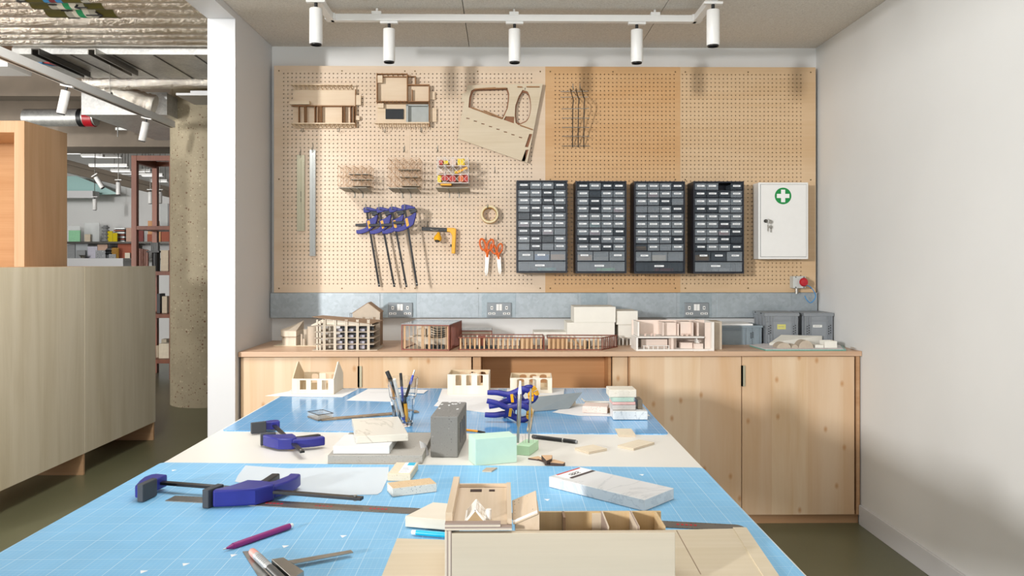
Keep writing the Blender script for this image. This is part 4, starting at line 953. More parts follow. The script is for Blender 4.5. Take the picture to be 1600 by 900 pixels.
ky.cyl((c.x + .026, -.02, c.z - .004), (c.x + .026, -.018, c.z - .004), .011, n=14); ky.cyl((c.x + .027, -.019, c.z - .035), (c.x + .027, -.017, c.z - .035), .010, n=14); ky.box(c.x + .0245, c.x + .0295, -.019, -.017, c.z - .066, c.z - .04); ky.box(c.x + .007, c.x + .011, -.019, -.017, c.z - .06, c.z - .02); ky.cyl((c.x + .026, -.0188, c.z - .005), (c.x + .027, -.0188, c.z - .03), .0014, n=5)
ky.build('key_bunch', M['steel'], fa)

# emergency stop
d = .06; yf = YP - d; a, b = onY(1239.5, 450.5, yf), onY(1259, 431.5, yf); w, h = b.x - a.x, b.z - a.z
es = thing('emergency_stop', 'grey emergency stop box with a red mushroom button and a blue wire', 'emergency stop', (a.x, yf, a.z))
M['box_grey'] = plain('box_grey', 'c9ccc8', .45)
MB().box(0, w, 0, d, 0, h).build('housing', M['box_grey'], es, bevel=.004)
s = MB()
for u in (.2, .85):
    for v in (.08, .92): s.cyl((w * u, -.002, h * v), (w * u, 0, h * v), .0035, n=8)
s.build('cover_screw', M['dark_steel'], es)
MB().lathe([(0, 0), (.013, 0), (.013, .02), (.024, .024), (.026, .032), (.02, .042), (0, .046)], 24).build('mushroom_button', M['red'], es, rot=None, smooth=True).matrix_basis = Matrix.Translation((w * .68, 0, h * .52)) @ Matrix.Rotation(pi / 2, 4, 'X')
MB().cyl((w * .42, .03, -.034), (w * .42, .03, 0), .01, n=16).build('conduit_gland', M['steel'], es)
pts = [Vector((w * .8, -.002, h * .2)), Vector((w * 1.25, -.004, h * .18)), Vector((w * 1.65, -.004, -.02)), Vector((w * 1.75, -.004, -.055)), Vector((w * 1.4, -.003, -.085)), Vector((w * 1.1, -.0, -.07)), Vector((w * .92, .0, -.045))]
def smooth_path(P, n=8):
    P = [Vector(p) for p in P]; out = []
    for i in range(len(P) - 1):
        p0, p1, p2, p3 = P[max(i - 1, 0)], P[i], P[i + 1], P[min(i + 2, len(P) - 1)]
        for k in range(n):
            t_ = k / n; out.append(.5 * ((2 * p1) + (p2 - p0) * t_ + (2 * p0 - 5 * p1 + 4 * p2 - p3) * t_ ** 2 + (3 * p1 - p0 - 3 * p2 + p3) * t_ ** 3))
    out.append(P[-1]); return out
M['blue_wire'] = plain('blue_wire', '2f8fd0', .4)
MB().tube(smooth_path(pts), .0025, 6).build('blue_wire', M['blue_wire'], es, smooth=True)
# ------------------------------------------------------------------ architectural models on the worktop
def wt(px, py): return onZ(px, py, ZC)
M['basswood'] = wood('basswood', 'ddd2c1', 'ccbfab', 'z', .55, 2); M['bass_dark'] = plain('bass_edge', '98836c', .6); M['cardbeige'] = plain('beige_board', 'beb09e', .7); M['cardbrown'] = plain('brown_board', '94785f', .7)
# rounded timber model with cylinders
a = wt(436, 541)
t = thing('round_ended_model', 'small round-ended beige timber model with cylinders at the left end of the worktop', 'architectural model', (a.x, a.y, ZC)); k = a.y / FPX
def dshape(w, d, rx_): return [(w, 0), (w, d)] + [(rx_ - rx_ * cos(radians(q)) if False else rx_ * (1 - sin(radians(q))), d / 2 + d / 2 * cos(radians(q))) for q in range(0, 181, 12)]
w, d = 27 * k, .16
t_b = MB().box(-.03, .24, -.004, d + .04, 0, .004).build('base_board', M['grey_ply'], t)
MB().prism(dshape(w * .97, d, .05), .004, .052, 'z').build('lower_storey', M['basswood'], t)
up_ = [(x * 1.08 - .008, y * 1.06 - .006) for x, y in dshape(w, d, .05)]
MB().prism(up_, .052, .055, 'z').build('ledge', M['bass_dark'], t)
MB().prism(up_, .055, .084, 'z').build('upper_storey', M['basswood'], t)
P = up_; n = len(P)
lo = [(x, y, .084) for x, y in P]; hi = [(x, y, .088 + .045 * max(0, (x / w)) * (y / d)) for x, y in P]
MB().hexa(lo, hi).build('sloping_roof', M['cardbeige'], t)
for x, y, r, h in ((.138, .01, .008, .04), (.136, .06, .014, .09), (.122, .02, .006, .066)): MB().cyl((x, y, .004), (x, y, h), r, n=20).build('round_tower', M['cardbeige'], t, smooth=True)
MB().cyl((.182, .035, .004), (.182, .035, .108), .031, n=28).build('large_cylinder', M['cardbeige'], t, smooth=True)
MB().hexa([(.165, .06, .11), (.24, .03, .115), (.25, .1, .115), (.2, .13, .11)], [(.165, .06, .114), (.24, .03, .15), (.25, .1, .15), (.2, .13, .114)]).build('tilted_roof', M['basswood'], t)
# four-storey frame model
a, b = wt(494, 547.5), wt(581, 547.5); k = a.y / FPX
t = thing('storey_frame_model', 'beige four-storey frame model with slender double columns and pale blocks inside', 'architectural model', (a.x, a.y, ZC)); W_ = b.x - a.x; Dp = .2
MB().box(-.02, W_ + .03, -.01, Dp + .02, 0, .003).build('base_board', M['cardbeige'], t)
fz = [.003, 9.5 * k, 19 * k, 28.5 * k, 38.5 * k]
cx_ = [13 * k, 29.5 * k, 47 * k, 64.5 * k, 81.5 * k]
for z in fz[1:]:
    MB().box(-.008, W_ + .012, -.006, Dp, z - .0015, z + .0025).build('floor_plate', M['cardbeige'], t)
for x in cx_:
    for y in (.0, Dp - .01):
        c = MB(); c.box(x - .0065, x - .0018, y - .008, y, .003, 48 * k); c.box(x + .0018, x + .0065, y - .008, y, .003, 48 * k); c.box(x - .002, x + .002, y - .005, y, .003, 47 * k); c.build('double_column', [M['basswood' if y == 0 else 'bass_dark']], t)
for x in (0.006, .022):
    MB().box(x - .004, x + .004, -.006, .002, .003, 48 * k if x < .01 else 46 * k).build('post', M['basswood'], t)
for i in range(4):
    z = fz[i]
    MB().box(cx_[1] + .008, W_ - .006, Dp * .45, Dp * .47, z + .003, fz[i + 1] - .002).build('rear_wall', M['dgrey'], t)
    MB().box(cx_[0] + .008, cx_[1] - .008, .05, .055, z + .003 + .0, fz[i + 1] - .008).build('rear_wall', M['basswood'], t)
    for j in range(1, 4): MB().box(cx_[j] + .009, cx_[j] + .034, .015, .05, z + .004, z + .004 + (.018 if i == 0 else .012)).build('room_block', M['lilac'], t)
MB().hexa([(-.02, -.01, 52 * k), (W_, -.01, 41 * k), (W_ + .03, Dp, 42 * k), (-.01, Dp, 50 * k)], [(-.02, -.01, 52.8 * k), (W_, -.01, 41.8 * k), (W_ + .03, Dp, 42.8 * k), (-.01, Dp, 50.8 * k)]).build('sloping_roof', M['cardbrown'], t)
MB().hexa([(cx_[0], .0, 40 * k), (W_, 0.0, 39 * k), (W_, .004, 39 * k), (cx_[0], .004, 40 * k)], [(cx_[0], 0.0, 49 * k), (W_, .0, 41 * k), (W_, .004, 41 * k), (cx_[0], .004, 49 * k)]).build('gable_panel', M['basswood'], t)
# gabled card house
a = wt(551, 540); b = wt(593.5, 540); k = a.y / FPX; w = b.x - a.x; d = .11
t = thing('gable_house_model', 'tall plain beige gabled house model behind the four-storey frame', 'architectural model', (a.x, a.y, ZC))
MB().prism([(0, 0), (w, 0), (w, 52 * k), (w * .56, 66 * k), (0, 50.5 * k)], 0, .004, 'y').build('gable_wall', M['cardbeige'], t)
MB().prism([(0, 0), (w, 0), (w, 52 * k), (w * .56, 66 * k), (0, 50.5 * k)], d - .004, d, 'y').build('gable_wall', M['cardbeige'], t)
MB().box(w - .004, w, .004, d - .004, 0, 52 * k).build('side_wall', M['cardbrown'], t); MB().box(0, .004, .004, d - .004, 0, 50 * k).build('side_wall', M['cardbrown'], t)
rf = MB(); rf.hexa([(w * .56, -.0, 66 * k), (w + .004, 0, 51 * k), (w + .004, d, 51 * k), (w * .56, d, 66 * k)], [(w * .56, -.0, 67.2 * k), (w + .004, 0, 52.2 * k), (w + .004, d, 52.2 * k), (w * .56, d, 67.2 * k)])
rf.hexa([(-.004, 0, 50 * k), (w * .56, 0, 66 * k), (w * .56, d, 66 * k), (-.004, d, 50 * k)], [(-.004, 0, 50.9 * k), (w * .56, 0, 67.2 * k), (w * .56, d, 67.2 * k), (-.004, d, 50.9 * k)]); rf.build('roof', M['cardbrown'], t)
q = MB()
for z in (33, 41, 50): q.box(-.018, 0, .01, .013, z * k, z * k + .002)
q.box(-.018, -.016, .01, .013, 33 * k, 50 * k); q.box(-.01, -.008, .01, .013, 33 * k, 50 * k); q.build('wire_balcony', M['dark_steel'], t)
# brown frame model with a glass roof
A, B = wt(627, 547), wt(702, 548.2); ang = math.atan2(B.y - A.y, B.x - A.x); w = (B - A).length; k = A.y / FPX; h = .138; d = .33
M['brownframe'] = wood('brown_frame', '8d4d38', '74392a', 'x', .5, 2); M['goldstick'] = wood('gold_stick', 'd8b68e', 'c69c6e', 'z', .5, 2); M['glass_roof'] = glassy('glass_roof', 'e4ecf2', .04, .55)
t = thing('timber_frame_model', 'brown and gold timber frame model with a flat glass roof', 'architectural model', (A.x, A.y, ZC), (0, 0, ang))
fr = MB()
for z in (0, h - .007):
    fr.box(0, w, 0, .006, z, z + .007); fr.box(0, w, d - .006, d, z, z + .007); fr.box(0, .006, .006, d - .006, z, z + .007); fr.box(w - .006, w, .006, d - .006, z, z + .007)
for x in (0, w - .006):
    for y in (0, d - .006): fr.box(x, x + .006, y, y + .006, .007, h - .007)
fr.build('outer_frame', M['brownframe'], t)
s = MB()
for i in range(1, 12): s.box(w * i / 12 - .001, w * i / 12 + .001, .001, .004, .007, h - .007)
s.box(.006, w - .006, .0, .003, h * .47, h * .48); s.build('glazing_bar', M['goldstick'], t)
for x in (.008, .055 * 2, w * .55, w * .93): MB().box(x, x + .011, .012, .02, .007, h - .007).build('wood_post', M['goldstick'], t)
sd = MB()
for i in range(16): sd.box(w - .005, w - .001, d * (i + .5) / 16 - .004, d * (i + .5) / 16 + .004, .007, h - .007)
sd.build('side_slats', M['brownframe'], t)
MB().box(.006, w - .006, .006, d - .006, .0, .003).build('floor_plate', M['cardbeige'], t)
MB().box(-.001, w + .001, -.001, d + .001, h, h + .002).build('glass_roof', M['glass_roof'], t)
MB().hexa([(.03, .05, h * .36), (.105, .05, .006), (.12, .05, .006), (.045, .05, h * .36)], [(.03, .05, h * .46), (.105, .05, .026), (.12, .05, .026), (.045, .05, h * .46)]).build('stair_flight', M['basswood'], t)
MB().box(.07, .115, .07, .11, h * .55, h * .78).build('hanging_box', M['basswood'], t); MB().box(.02, .11, .1, .2, h * .45, h * .48).build('gallery_floor', M['basswood'], t)
MB().box(.12, w - .02, d * .75, d * .77, .003, h - .01).build('rear_wall', M['basswood'], t); MB().box(.006, .12, d * .9, d * .92, .003, h - .01).build('rear_wall', M['basswood'], t)
q = MB()
for k_ in range(5): q.tube(smooth_path([(w * .55, .08, h * (.86 - k_ * .1)), (w * .66, .09, h * (.78 - k_ * .09)), (w * .82, .1, h * (.8 - k_ * .08)), (w * .9, .12, h * (.86 - k_ * .07))], 4), .003, 5)
q.build('net_ribbon', M['black'], t)
q = MB()
for k_ in range(5): q.box(w * .42 + k_ * .03, w * .42 + k_ * .03 + .022, .06, .1, .004, .022)
q.build('furniture', M['black'], t)
# separate small wing behind
a, b = wt(716, 537.5), wt(769, 537.5); w = b.x - a.x; h = .078; d = .16; d = min(d, YB - a.y - .01)
t = thing('frame_wing_model', 'low brown frame with clear roof and slatted front, behind the long low frame model', 'architectural model', (a.x, a.y, ZC))
fr = MB(); fr.box(0, w, 0, .005, 0, .006); fr.box(0, w, 0, .005, h - .006, h); fr.box(w - .005, w, 0, .005, .006, h - .006); fr.box(w - .005, w, 0, d, h - .006, h); fr.build('outer_frame', M['brownframe'], t)
q = MB()
for i in range(24): q.box(w * i / 24, w * i / 24 + .003, .001, .004, .006, h - .006)
q.box(0, w, .004, .006, .006, h - .006); q.build('slatted_wall', M['cardbeige'], t)
MB().box(0, w, 0, d, h, h + .002).build('clear_roof', M['glass_roof'], t)
# long low frame models
def lowframe(bl, br, ptop, lab, depth, npost, right_end=None, seed=0):
    A, B = wt(*bl), wt(*br); ang = math.atan2(B.y - A.y, B.x - A.x); w = (B - A).length; h = ZC; h = onY(br[0], ptop, B.y).z - ZC
    t = thing('low_frame_model', lab, 'architectural model', (A.x, A.y, ZC), (0, 0, ang)); rng = random.Random(seed)
    sk = right_end or 0.0                                  # how far the rear right corner runs out to the right
    def fx(u, v): return (u * w + v * (sk if u > .5 else 0), v * depth)
    fr = MB()
    for z in (0, h - .005):
        for (p, q_) in (((0, 0), (1, 0)), ((0, 1), (1, 1)), ((0, 0), (0, 1)), ((1, 0), (1, 1))):
            a_, b_ = fx(*p), fx(*q_); fr.bar((*a_, z + .0025), (*b_, z + .0025), .006, .005)
    fr.build('outer_frame', M['brownframe'], t)
    po = MB()
    for i in range(npost):
        u = (i + .35) / npost; x = u * w; po.box(x - .0042, x + .0042, .002, .008, .005, h - .005)
    po.build('post_row', M['goldstick'], t)
    po = MB()
    for i in range(npost):
        x, y = fx((i + .6) / npost, 1); po.box(x - .004, x + .004, y - .008, y - .002, .005, h - .005)
    po.build('rear_post_row', M['basswood'], t)
    po = MB()
    for i in range(9):
        x, y = fx(1, (i + .5) / 9); po.box(x - .003, x + .003, y - .003, y + .003, .005, h - .005)
    po.build('end_post_row', M['brownframe'], t)
    fl = MB(); fl.hexa([(*fx(*p), .0) for p in ((0.01, .03), (.99, .03), (.99, .97), (.01, .97))], [(*fx(*p), .002) for p in ((0.01, .03), (.99, .03), (.99, .97), (.01, .97))]); fl.build('floor_plate', M['cardbeige'], t)
    for _ in range(4):
        x = rng.uniform(.1, .9) * w; MB().box(x, x + rng.uniform(.01, .03), depth * .4, depth * .7, .003, h * rng.uniform(.4, .8)).build('room_partition', M['black'] if rng.random() < .4 else M['goldstick'], t)
    return t, w, h
t, w, h = lowframe((717, 546.8), (850, 546.8), 526.8, 'long low brown frame model with many pale posts, below the middle socket', .17, 18, seed=4)
MB().box(w * .72, w * .87, .03, .1, .003, h * .85).build('wood_room', M['goldstick'], t); MB().box(.1, .14, .06, .1, .003, h).build('red_room', M['brownframe'], t)
q = MB(); q.box(.04, .2, .04, .1, .003, .016); q.build('black_seating', M['black'], t)
t, w, h = lowframe((855, 546.8), (939.5, 547.2), 527.5, 'low brown frame model with a slanting right end, before the white foam blocks', .165, 12, .1, seed=6)
MB().box(w * .03, w * .36, .03, .12, .003, h * .85).build('wood_room', M['goldstick'], t); MB().bar((w * .48, .03, h * .9), (w * .66, .03, .006), .006, .01).build('stair_flight', M['goldstick'], t)
# white foam blocks
M['foam_white'] = plain('white_foam', 'ece9df', .8, var=.015); M['foam_cut'] = plain('foam_cut_edge', 'dcd7b4', .8)
yg = wt(900, 541).y
def foam(px0, px1, pyt, zb, y0, d, t, nm='foam_block'):
    a, b = onY(px0, pyt, y0), onY(px1, pyt, y0)
    return MB().box(a.x, b.x, y0, min(y0 + d, YB - .06), zb, a.z).build(nm, M['foam_white'], t, bevel=.001), a.z
t = thing('foam_massing_model', 'white foam massing model of stacked blocks under the galvanised trunking', 'architectural model', (0, 0, 0))
_, z1_ = foam(886, 960.5, 504, ZC, yg, .22, t); _, z2_ = foam(897, 962, 479.5, z1_ + .0005, yg + .002, .21, t)
_, z3_ = foam(966, 991, 507, ZC + .045, yg + .03, .2, t); foam(963, 996.5, 486, z3_ + .0005, yg + .02, .2, t)
foam(834, 885.5, 519, ZC, yg + .05, .17, t, 'low_foam_step')
b = MB(); a = onY(966, 530, yg + .05); b.box(a.x, onY(991, 530, yg + .05).x, yg + .05, yg + .2, ZC + .038, ZC + .045)
for px in (968, 974, 980, 986): x = onY(px, 530, yg + .05).x; b.cyl((x, yg + .06, ZC), (x, yg + .06, ZC + .04), .006, n=10)
b.build('foam_column', M['foam_white'], t)
# pale pink section model
M['pinkcard'] = plain('pale_pink_card', 'ead8cc', .7, var=.02); M['pinkshade'] = plain('pink_card_inner', 'e0c6b8', .7, var=.02); M['whitecard'] = plain('white_card', 'f0ece6', .6, var=.01)
A, B = wt(994, 548.3), wt(1118, 549.0); A.z = B.z = ZC; k = A.y / FPX; w = B.x - A.x; h = 45 * k; d = .17
A.y = max(A.y, YF + .004)
t = thing('section_model', 'pale pink two-storey section model open at the front, with tiny white furniture', 'architectural model', (A.x, A.y, ZC))
MB().box(0, w, -.0, d, 0, .008).build('ground_slab', M['whitecard'], t)
MB().box(.01, w * .88, .01, d, h * .44, h * .44 + .007).build('upper_slab', M['whitecard'], t)
MB().box(.004, w, d - .006, d, .008, h).build('rear_wall', M['pinkcard'], t)
MB().box(w - .012, w, 0, d - .006, .008, h).build('right_wall', M['whitecard'], t); MB().box(0, .01, 0, d - .006, .008, h * .46).build('left_wall', M['whitecard'], t); MB().box(.012, .02, .02, d - .006, h * .5, h).build('left_wall', M['whitecard'], t)
MB().box(w * .9, w - .013, .03, .036, .008, h - .004).build('lift_wall', M['pinkcard'], t)
for x0_, x1_, y0_, z0_, z1_ in ((.36, .375, .04, .5, .97), (.375, .55, .07, .5, .95), (.56, .575, .05, .5, .92), (.6, .73, .06, .5, .98), (.73, .745, .02, .5, .98), (.8, .82, .03, .5, .98)): MB().box(w * x0_, w * x1_, y0_, d - .007, h * z0_, h * z1_).build('upper_partition', M['pinkcard'], t)
for x0_, x1_, y0_, z1_ in ((.1, .44, .08, .3), (.46, .49, .02, .42), (.5, .55, .06, .42), (.6, .75, .05, .2), (.76, .87, .02, .18)): MB().box(w * x0_, w * x1_, y0_, d - .007, .008, .008 + h * z1_).build('lower_partition', M['pinkcard'], t)
q = MB()
for x in (.1, .16, .22, .28, .36, .42): q.box(w * x, w * x + .004, .012, .016, .008, .024)
q.box(w * .09, w * .43, .008, .022, .024, .027); q.build('tiny_table', M['whitecard'], t)
q = MB()
for x in (.12, .2, .24, .6, .66): q.box(w * x, w * x + .008, .03, .04, h * .5, h * .5 + .012); q.box(w * x, w * x + .012, .028, .03, h * .5 + .01, h * .5 + .014)
q.build('tiny_chair', M['pinkshade'], t)
for i in range(5): MB().box(w * .8 + i * .006, w * .8 + i * .006 + .006, .05, .09, .008, .008 + (5 - i) * .011).build('stair_step', M['whitecard'], t)
MB().box(w + .001, w + 17 * k, d * .35, d, 0, h * .99).build('side_block', M['cardbeige'], t); MB().box(w * .73, w * .92, -.006, -.0005, 0, .009).build('doorstep', M['whitecard'], t) if A.y - .006 > YF else None
# grey crates
M['crate'] = plain('grey_crate', '8c9196', .45, var=.03); M['crate_tray'] = plain('blue_grey_tray', '85929a', .45, var=.03)
def crate(x0, y0, w, d, h, lab, mat, lidless=True, label=None, open_=True):
    t = thing('storage_crate', lab, 'crate', (x0, y0, ZC), group='grey stacking crates on the worktop')
    th = .004; c = MB()
    c.box(0, w, 0, th, 0, h); c.box(0, w, d - th, d, 0, h); c.box(0, th, th, d - th, 0, h); c.box(w - th, w, th, d - th, 0, h); c.box(th, w - th, th, d - th, 0, th)
    c.build('crate_shell', mat, t)
    r = MB()
    r.box(-.006, w + .006, -.006, .002, h - .012, h); r.box(-.006, w + .006, d - .002, d + .006, h - .012, h); r.box(-.006, .002, .002, d - .002, h - .012, h); r.box(w - .002, w + .006, .002, d - .002, h - .012, h)
    r.build('rim', mat, t, bevel=.001)
    rb = MB()
    for u in (.02, .2, .8, .97): rb.box(w * u - .002, w * u + .002, -.006, 0, .0, h - .012)
    for u in (.12, .88):
        rb.box(w * u - .001, w * u + .001, -.006, 0, 0, h - .012)
        for z in range(6): rb.box(w * u - .012, w * u + .012, -.005, 0, h * (.08 + z * .13), h * (.08 + z * .13) + .003)
    rb.box(0, w, -.005, 0, h * .78, h * .8); 
    for u in (.1, .4, .7): rb.box(-.005, 0, d * u, d * u + .004, 0, h - .012)
    rb.build('ribs', mat, t)
    lt_ = MB()
    for u in (.12, .88):
        for z in (.34, .42, .5, .58): lt_.box(w * u - .008, w * u - .002, -.0058, -.005, h * z, h * z + .005); lt_.box(w * u + .002, w * u + .008, -.0058, -.005, h * (z + .03), h * (z + .03) + .005)
    lt_.build('grip_slots', M['black'], t)
    bl = MB()
    for u in (.25, .75): bl.box(-.007, .004, d * u, d * u + .02, h - .004, h + .004)
    bl.build('hinge_block', M['black'], t)
    if label:
        col_, u0, u1, z0_, z1_ = label
        MB().box(w * u0, w * u1, -.0015, -.0005, h * z0_, h * z1_).build('sticker', M[col_], t)
        q = MB(); q.box(w * (u0 + .04), w * (u1 - .06), -.002, -.0015, h * (z0_ + z1_) / 2 - .001, h * (z0_ + z1_) / 2 + .0012); q.build('sticker_mark', M['print_grey'], t)
    return t
M['sticker_yellow'] = plain('sticker_yellow', 'cdc873', .6); M['sticker_white'] = plain('sticker_white', 'e8e8e4', .6)
yc2 = 4.462; x2 = onY(1196, 500, yc2).x; w2 = onY(1247, 500, yc2).x - x2; h2_ = onY(1200, 490.5, yc2).z - ZC
t = crate(x2, yc2, w2, .2, h2_, 'grey crate with a yellow sticker on its end', M['crate'], label=('sticker_yellow', .36, .62, .5, .66))
MB().cyl((w2 * .47, -.004, h2_ * .22), (w2 * .47, 0, h2_ * .22), .007, n=14).build('yellow_dot', M['yellow'], t)
MB().box(-.006, w2 + .006, -.006, .206, h2_, h2_ + .006).build('lid', M['crate'], t, bevel=.002)
x3 = onY(1257, 500, yc2).x; w3 = min(onY(1305, 500, yc2).x, XR - .012) - x3
t = crate(x3, yc2, w3, .2, h2_, 'grey crate with a white paper label, nearest the right wall', M['crate'], label=('sticker_white', .3, .62, .56, .64))
MB().box(-.006, w3 + .006, -.006, .206, h2_, h2_ + .006).build('lid', M['crate'], t, bevel=.002)
yt_ = 4.45; x1_ = onY(1060, 520, yt_).x; w1_ = onY(1190, 520, yt_).x - x1_; h1_ = onY(1160, 508.5, yt_).z - ZC
crate(x1_, yt_, w1_, .2, h1_, 'low wide blue-grey tray between the pink section model and the tall crates', M['crate_tray'])
q = MB(); q.box(x1_ + .0, x1_ + w1_ - .05, yt_ + .0, yt_ + .2, ZC + h1_ + .0002, ZC + h1_ + .009)
tag(q.build('paper_bundle', M['pure_white']), 'bundle of white paper lying across the top of the low blue-grey tray', 'paper')
q = MB(); a = onY(1090, 503, yt_ + .05); q.hexa([(a.x, a.y, ZC + h1_ + .0095), (a.x + .1, a.y, ZC + h1_ + .0095), (a.x + .1, a.y + .06, ZC + h1_ + .0095), (a.x, a.y + .06, ZC + h1_ + .0095)], [(a.x, a.y, ZC + h1_ + .03), (a.x + .1, a.y, ZC + h1_ + .012), (a.x + .1, a.y + .06, ZC + h1_ + .012), (a.x, a.y + .06, ZC + h1_ + .03)])
tag(q.build('wood_wedge', M['cardbeige']), 'small beige wedge lying on the papers behind the pink section model', 'offcut')
# glass board with papers and site model
M['teal_glass'] = plain('teal_glass_edge', '6fa99b', .15); M['paper'] = plain('white_paper', 'e4e3e2', .7, var=.01); M['paper_print'] = plain('printed_paper', 'd9d5d6', .7, var=.08, sc=80)
pts = [wt(1171, 541), wt(1196, 548.2), wt(1322, 548.2), wt(1340, 541.5), wt(1290, 535.5), wt(1185, 536)]
pts = [Vector((min(p.x, XR - .003), min(max(p.y, YF + .002), 4.45), 0)) for p in pts]
tag(MB().prism([(p.x, p.y) for p in pts], ZC, ZC + .006).build('glass_board', M['teal_glass']), 'teal-edged glass board lying at the right end of the worktop', 'glass board')
pp = [(.97 * (p.x - 1.55) + 1.55, .97 * (p.y - 4.25) + 4.26) for p in pts]
pp = [(x, max(y, YF + .01)) for x, y in pp]
tag(MB().prism(pp, ZC + .006, ZC + .0075).build('site_plan', M['paper_print']), 'printed site plan sheet lying on the glass board', 'paper')
zb_ = ZC + .0078
sm = thing('site_model', 'white foam site model with grey half-round halls on the printed plan', 'architectural model', (0, 0, zb_))
def gz(px, py): return onZ(px, py, zb_)
a, b, c_, e_ = gz(1202, 539.5), gz(1271, 538), gz(1272, 533.5), gz(1235, 533.5)
MB().hexa([(a.x, a.y, 0), (b.x, b.y, 0), (c_.x, 4.44, 0), (a.x + .08, 4.44, 0)], [(a.x, a.y, .012), (b.x, b.y, .044), (c_.x, 4.44, .044), (a.x + .1, 4.44, .05)]).build('sloping_block', M['foam_white'], sm, bevel=.0005)
for p0, p1, hh in ((1214, 1236, 8.5), (1237, 1247.5, 5.5), (1248, 1271, 12)):
    a, b = gz(p0, 544), gz(p1, 544); r = (b.x - a.x) / 2; H_ = hh * a.y / FPX
    MB().prism([(a.x + r + r * cos(radians(q)), H_ * sin(radians(q))) for q in range(0, 181, 12)], a.y, a.y + .07, 'y').build('half_round_hall', M['cardbeige'], sm, smooth=False)
a, b = gz(1274, 543.5), gz(1308, 543.5)
q = MB(); q.box(a.x, a.x + .045, a.y, a.y + .05, 0, .016); q.box(a.x + .05, b.x, a.y, a.y + .008, 0, .036); q.box(b.x - .012, b.x, a.y + .008, a.y + .07, 0, .036); q.box(a.x + .05, b.x - .012, a.y + .06, a.y + .07, 0, .036); q.build('courtyard_block', M['foam_white'], sm)
q = MB(); q.prism([(wt(1305, 540).x, 4.2), (XR - .02, 4.16), (XR - .004, 4.2), (wt(1300, 535).x, 4.34)], ZC + .0068 + .001, ZC + .0085)
tag(q.build('thin_board', M['cardbeige']), 'thin beige board poking out behind the white courtyard block', 'board')
# ------------------------------------------------------------------ work table
M['laminate'] = plain('white_laminate', 'e2ded5', .35, var=.015, sc=4)
TX0, TX1, TY0, TY1 = -.965, .552, .95, onZ(700, 606.3, ZT).y
tb = thing('work_table', 'large white-topped work table in the middle of the room', 'table', ((TX0 + TX1) / 2, (TY0 + TY1) / 2, 0))
hw, hd = (TX1 - TX0) / 2, (TY1 - TY0) / 2
MB().prism([(-hw, -hd), (hw - .01, -hd), (hw, hd), (-hw + .035, hd)], ZT - .03, ZT, 'z').build('tabletop', M['laminate'], tb, bevel=.001)
for sx in (-1, 1):
    for sy in (-1, 1): MB().box(sx * (hw - .08) - .03, sx * (hw - .08) + .03, sy * (hd - .08) - .03, sy * (hd - .08) + .03, 0, ZT - .03).build('leg', M['white_metal'], tb)
ap = MB()
for sy in (-1, 1): ap.box(-hw + .08, hw - .08, sy * (hd - .06) - .012, sy * (hd - .06) + .012, ZT - .1, ZT - .03)
ap.build('apron', M['white_metal'], tb)

def matmat(name, base, line, rough):
    t = NT(name); tc = t.n('ShaderNodeTexCoord'); sp = t.n('ShaderNodeSeparateXYZ'); t.l(tc.outputs['Object'], sp.inputs[0])
    def ln(o, pitch, wd):
        f = t.math('FRACT', t.math('DIVIDE', o, pitch)); d = t.math('ABSOLUTE', t.math('SUBTRACT', f, .5))
        return t.math('GREATER_THAN', d, .5 - wd / pitch / 2)
    x, y = sp.outputs[0], sp.outputs[1]
    fine = t.math('MAXIMUM', ln(x, .01, .0007), ln(y, .01, .0007)); bold = t.math('MAXIMUM', ln(x, .05, .0013), ln(y, .05, .0013))
    micro = t.math('MAXIMUM', ln(x, .1, .0016), ln(y, .1, .0016))
    dg = t.math('MAXIMUM', ln(t.math('ADD', x, t.math('MULTIPLY', y, .999)), .9, .0011), ln(t.math('ADD', x, t.math('MULTIPLY', y, -.577)), .83, .0011))
    # concentric circles of the print
    circ = None
    for cx_, cy_ in ((-.09, -.33), (-.1, -.45), (.16, -.12)):
        dd = t.math('SQRT', t.math('ADD', t.math('POWER', t.math('SUBTRACT', x, cx_), 2), t.math('POWER', t.math('SUBTRACT', y, cy_), 2)))
        c = t.math('MULTIPLY', ln(dd, .011, .0007), t.math('LESS_THAN', dd, .06)); circ = c if circ is None else t.math('MAXIMUM', circ, c)
    f = t.math('ADD', t.math('MULTIPLY', bold, .34), t.math('ADD', t.math('MULTIPLY', fine, .26), t.math('ADD', t.math('MULTIPLY', micro, .16), t.math('MULTIPLY', t.math('MAXIMUM', dg, circ), .28))))
    f = t.math('MINIMUM', f, .8)
    n = t.noise(t.coord(), 9, 4); b = lin(base)
    bc = t.ramp(n, [(.3, tuple(v * .95 for v in b[:3]) + (1,)), (.75, tuple(min(1, v * 1.06) for v in b[:3]) + (1,))])
    return t.set(t.mix(f, bc, lin(line)), rough)
M['mat_front'] = matmat('pale_blue_mat', '7cb9e0', 'd3e6f2', .42); M['mat_rear'] = matmat('deep_blue_mat', '5ba2d6', 'c4deef', .13); M['mat_rear'].node_tree.nodes['Principled BSDF'].inputs['Specular IOR Level'].default_value = .95
zm = ZT + .003
def flatpoly(name, pts_px, z, th, mat, label, cat, bevel=0, group=None, loc=None):
    P = [onZ(px, py, z + th) for px, py in pts_px]; c = sum(P, Vector()) / len(P)
    o = MB().prism([(p.x - c.x, p.y - c.y) for p in P], 0, th).build(name, mat, loc=(c.x, c.y, z), bevel=bevel)
    return tag(o, label, cat, group)
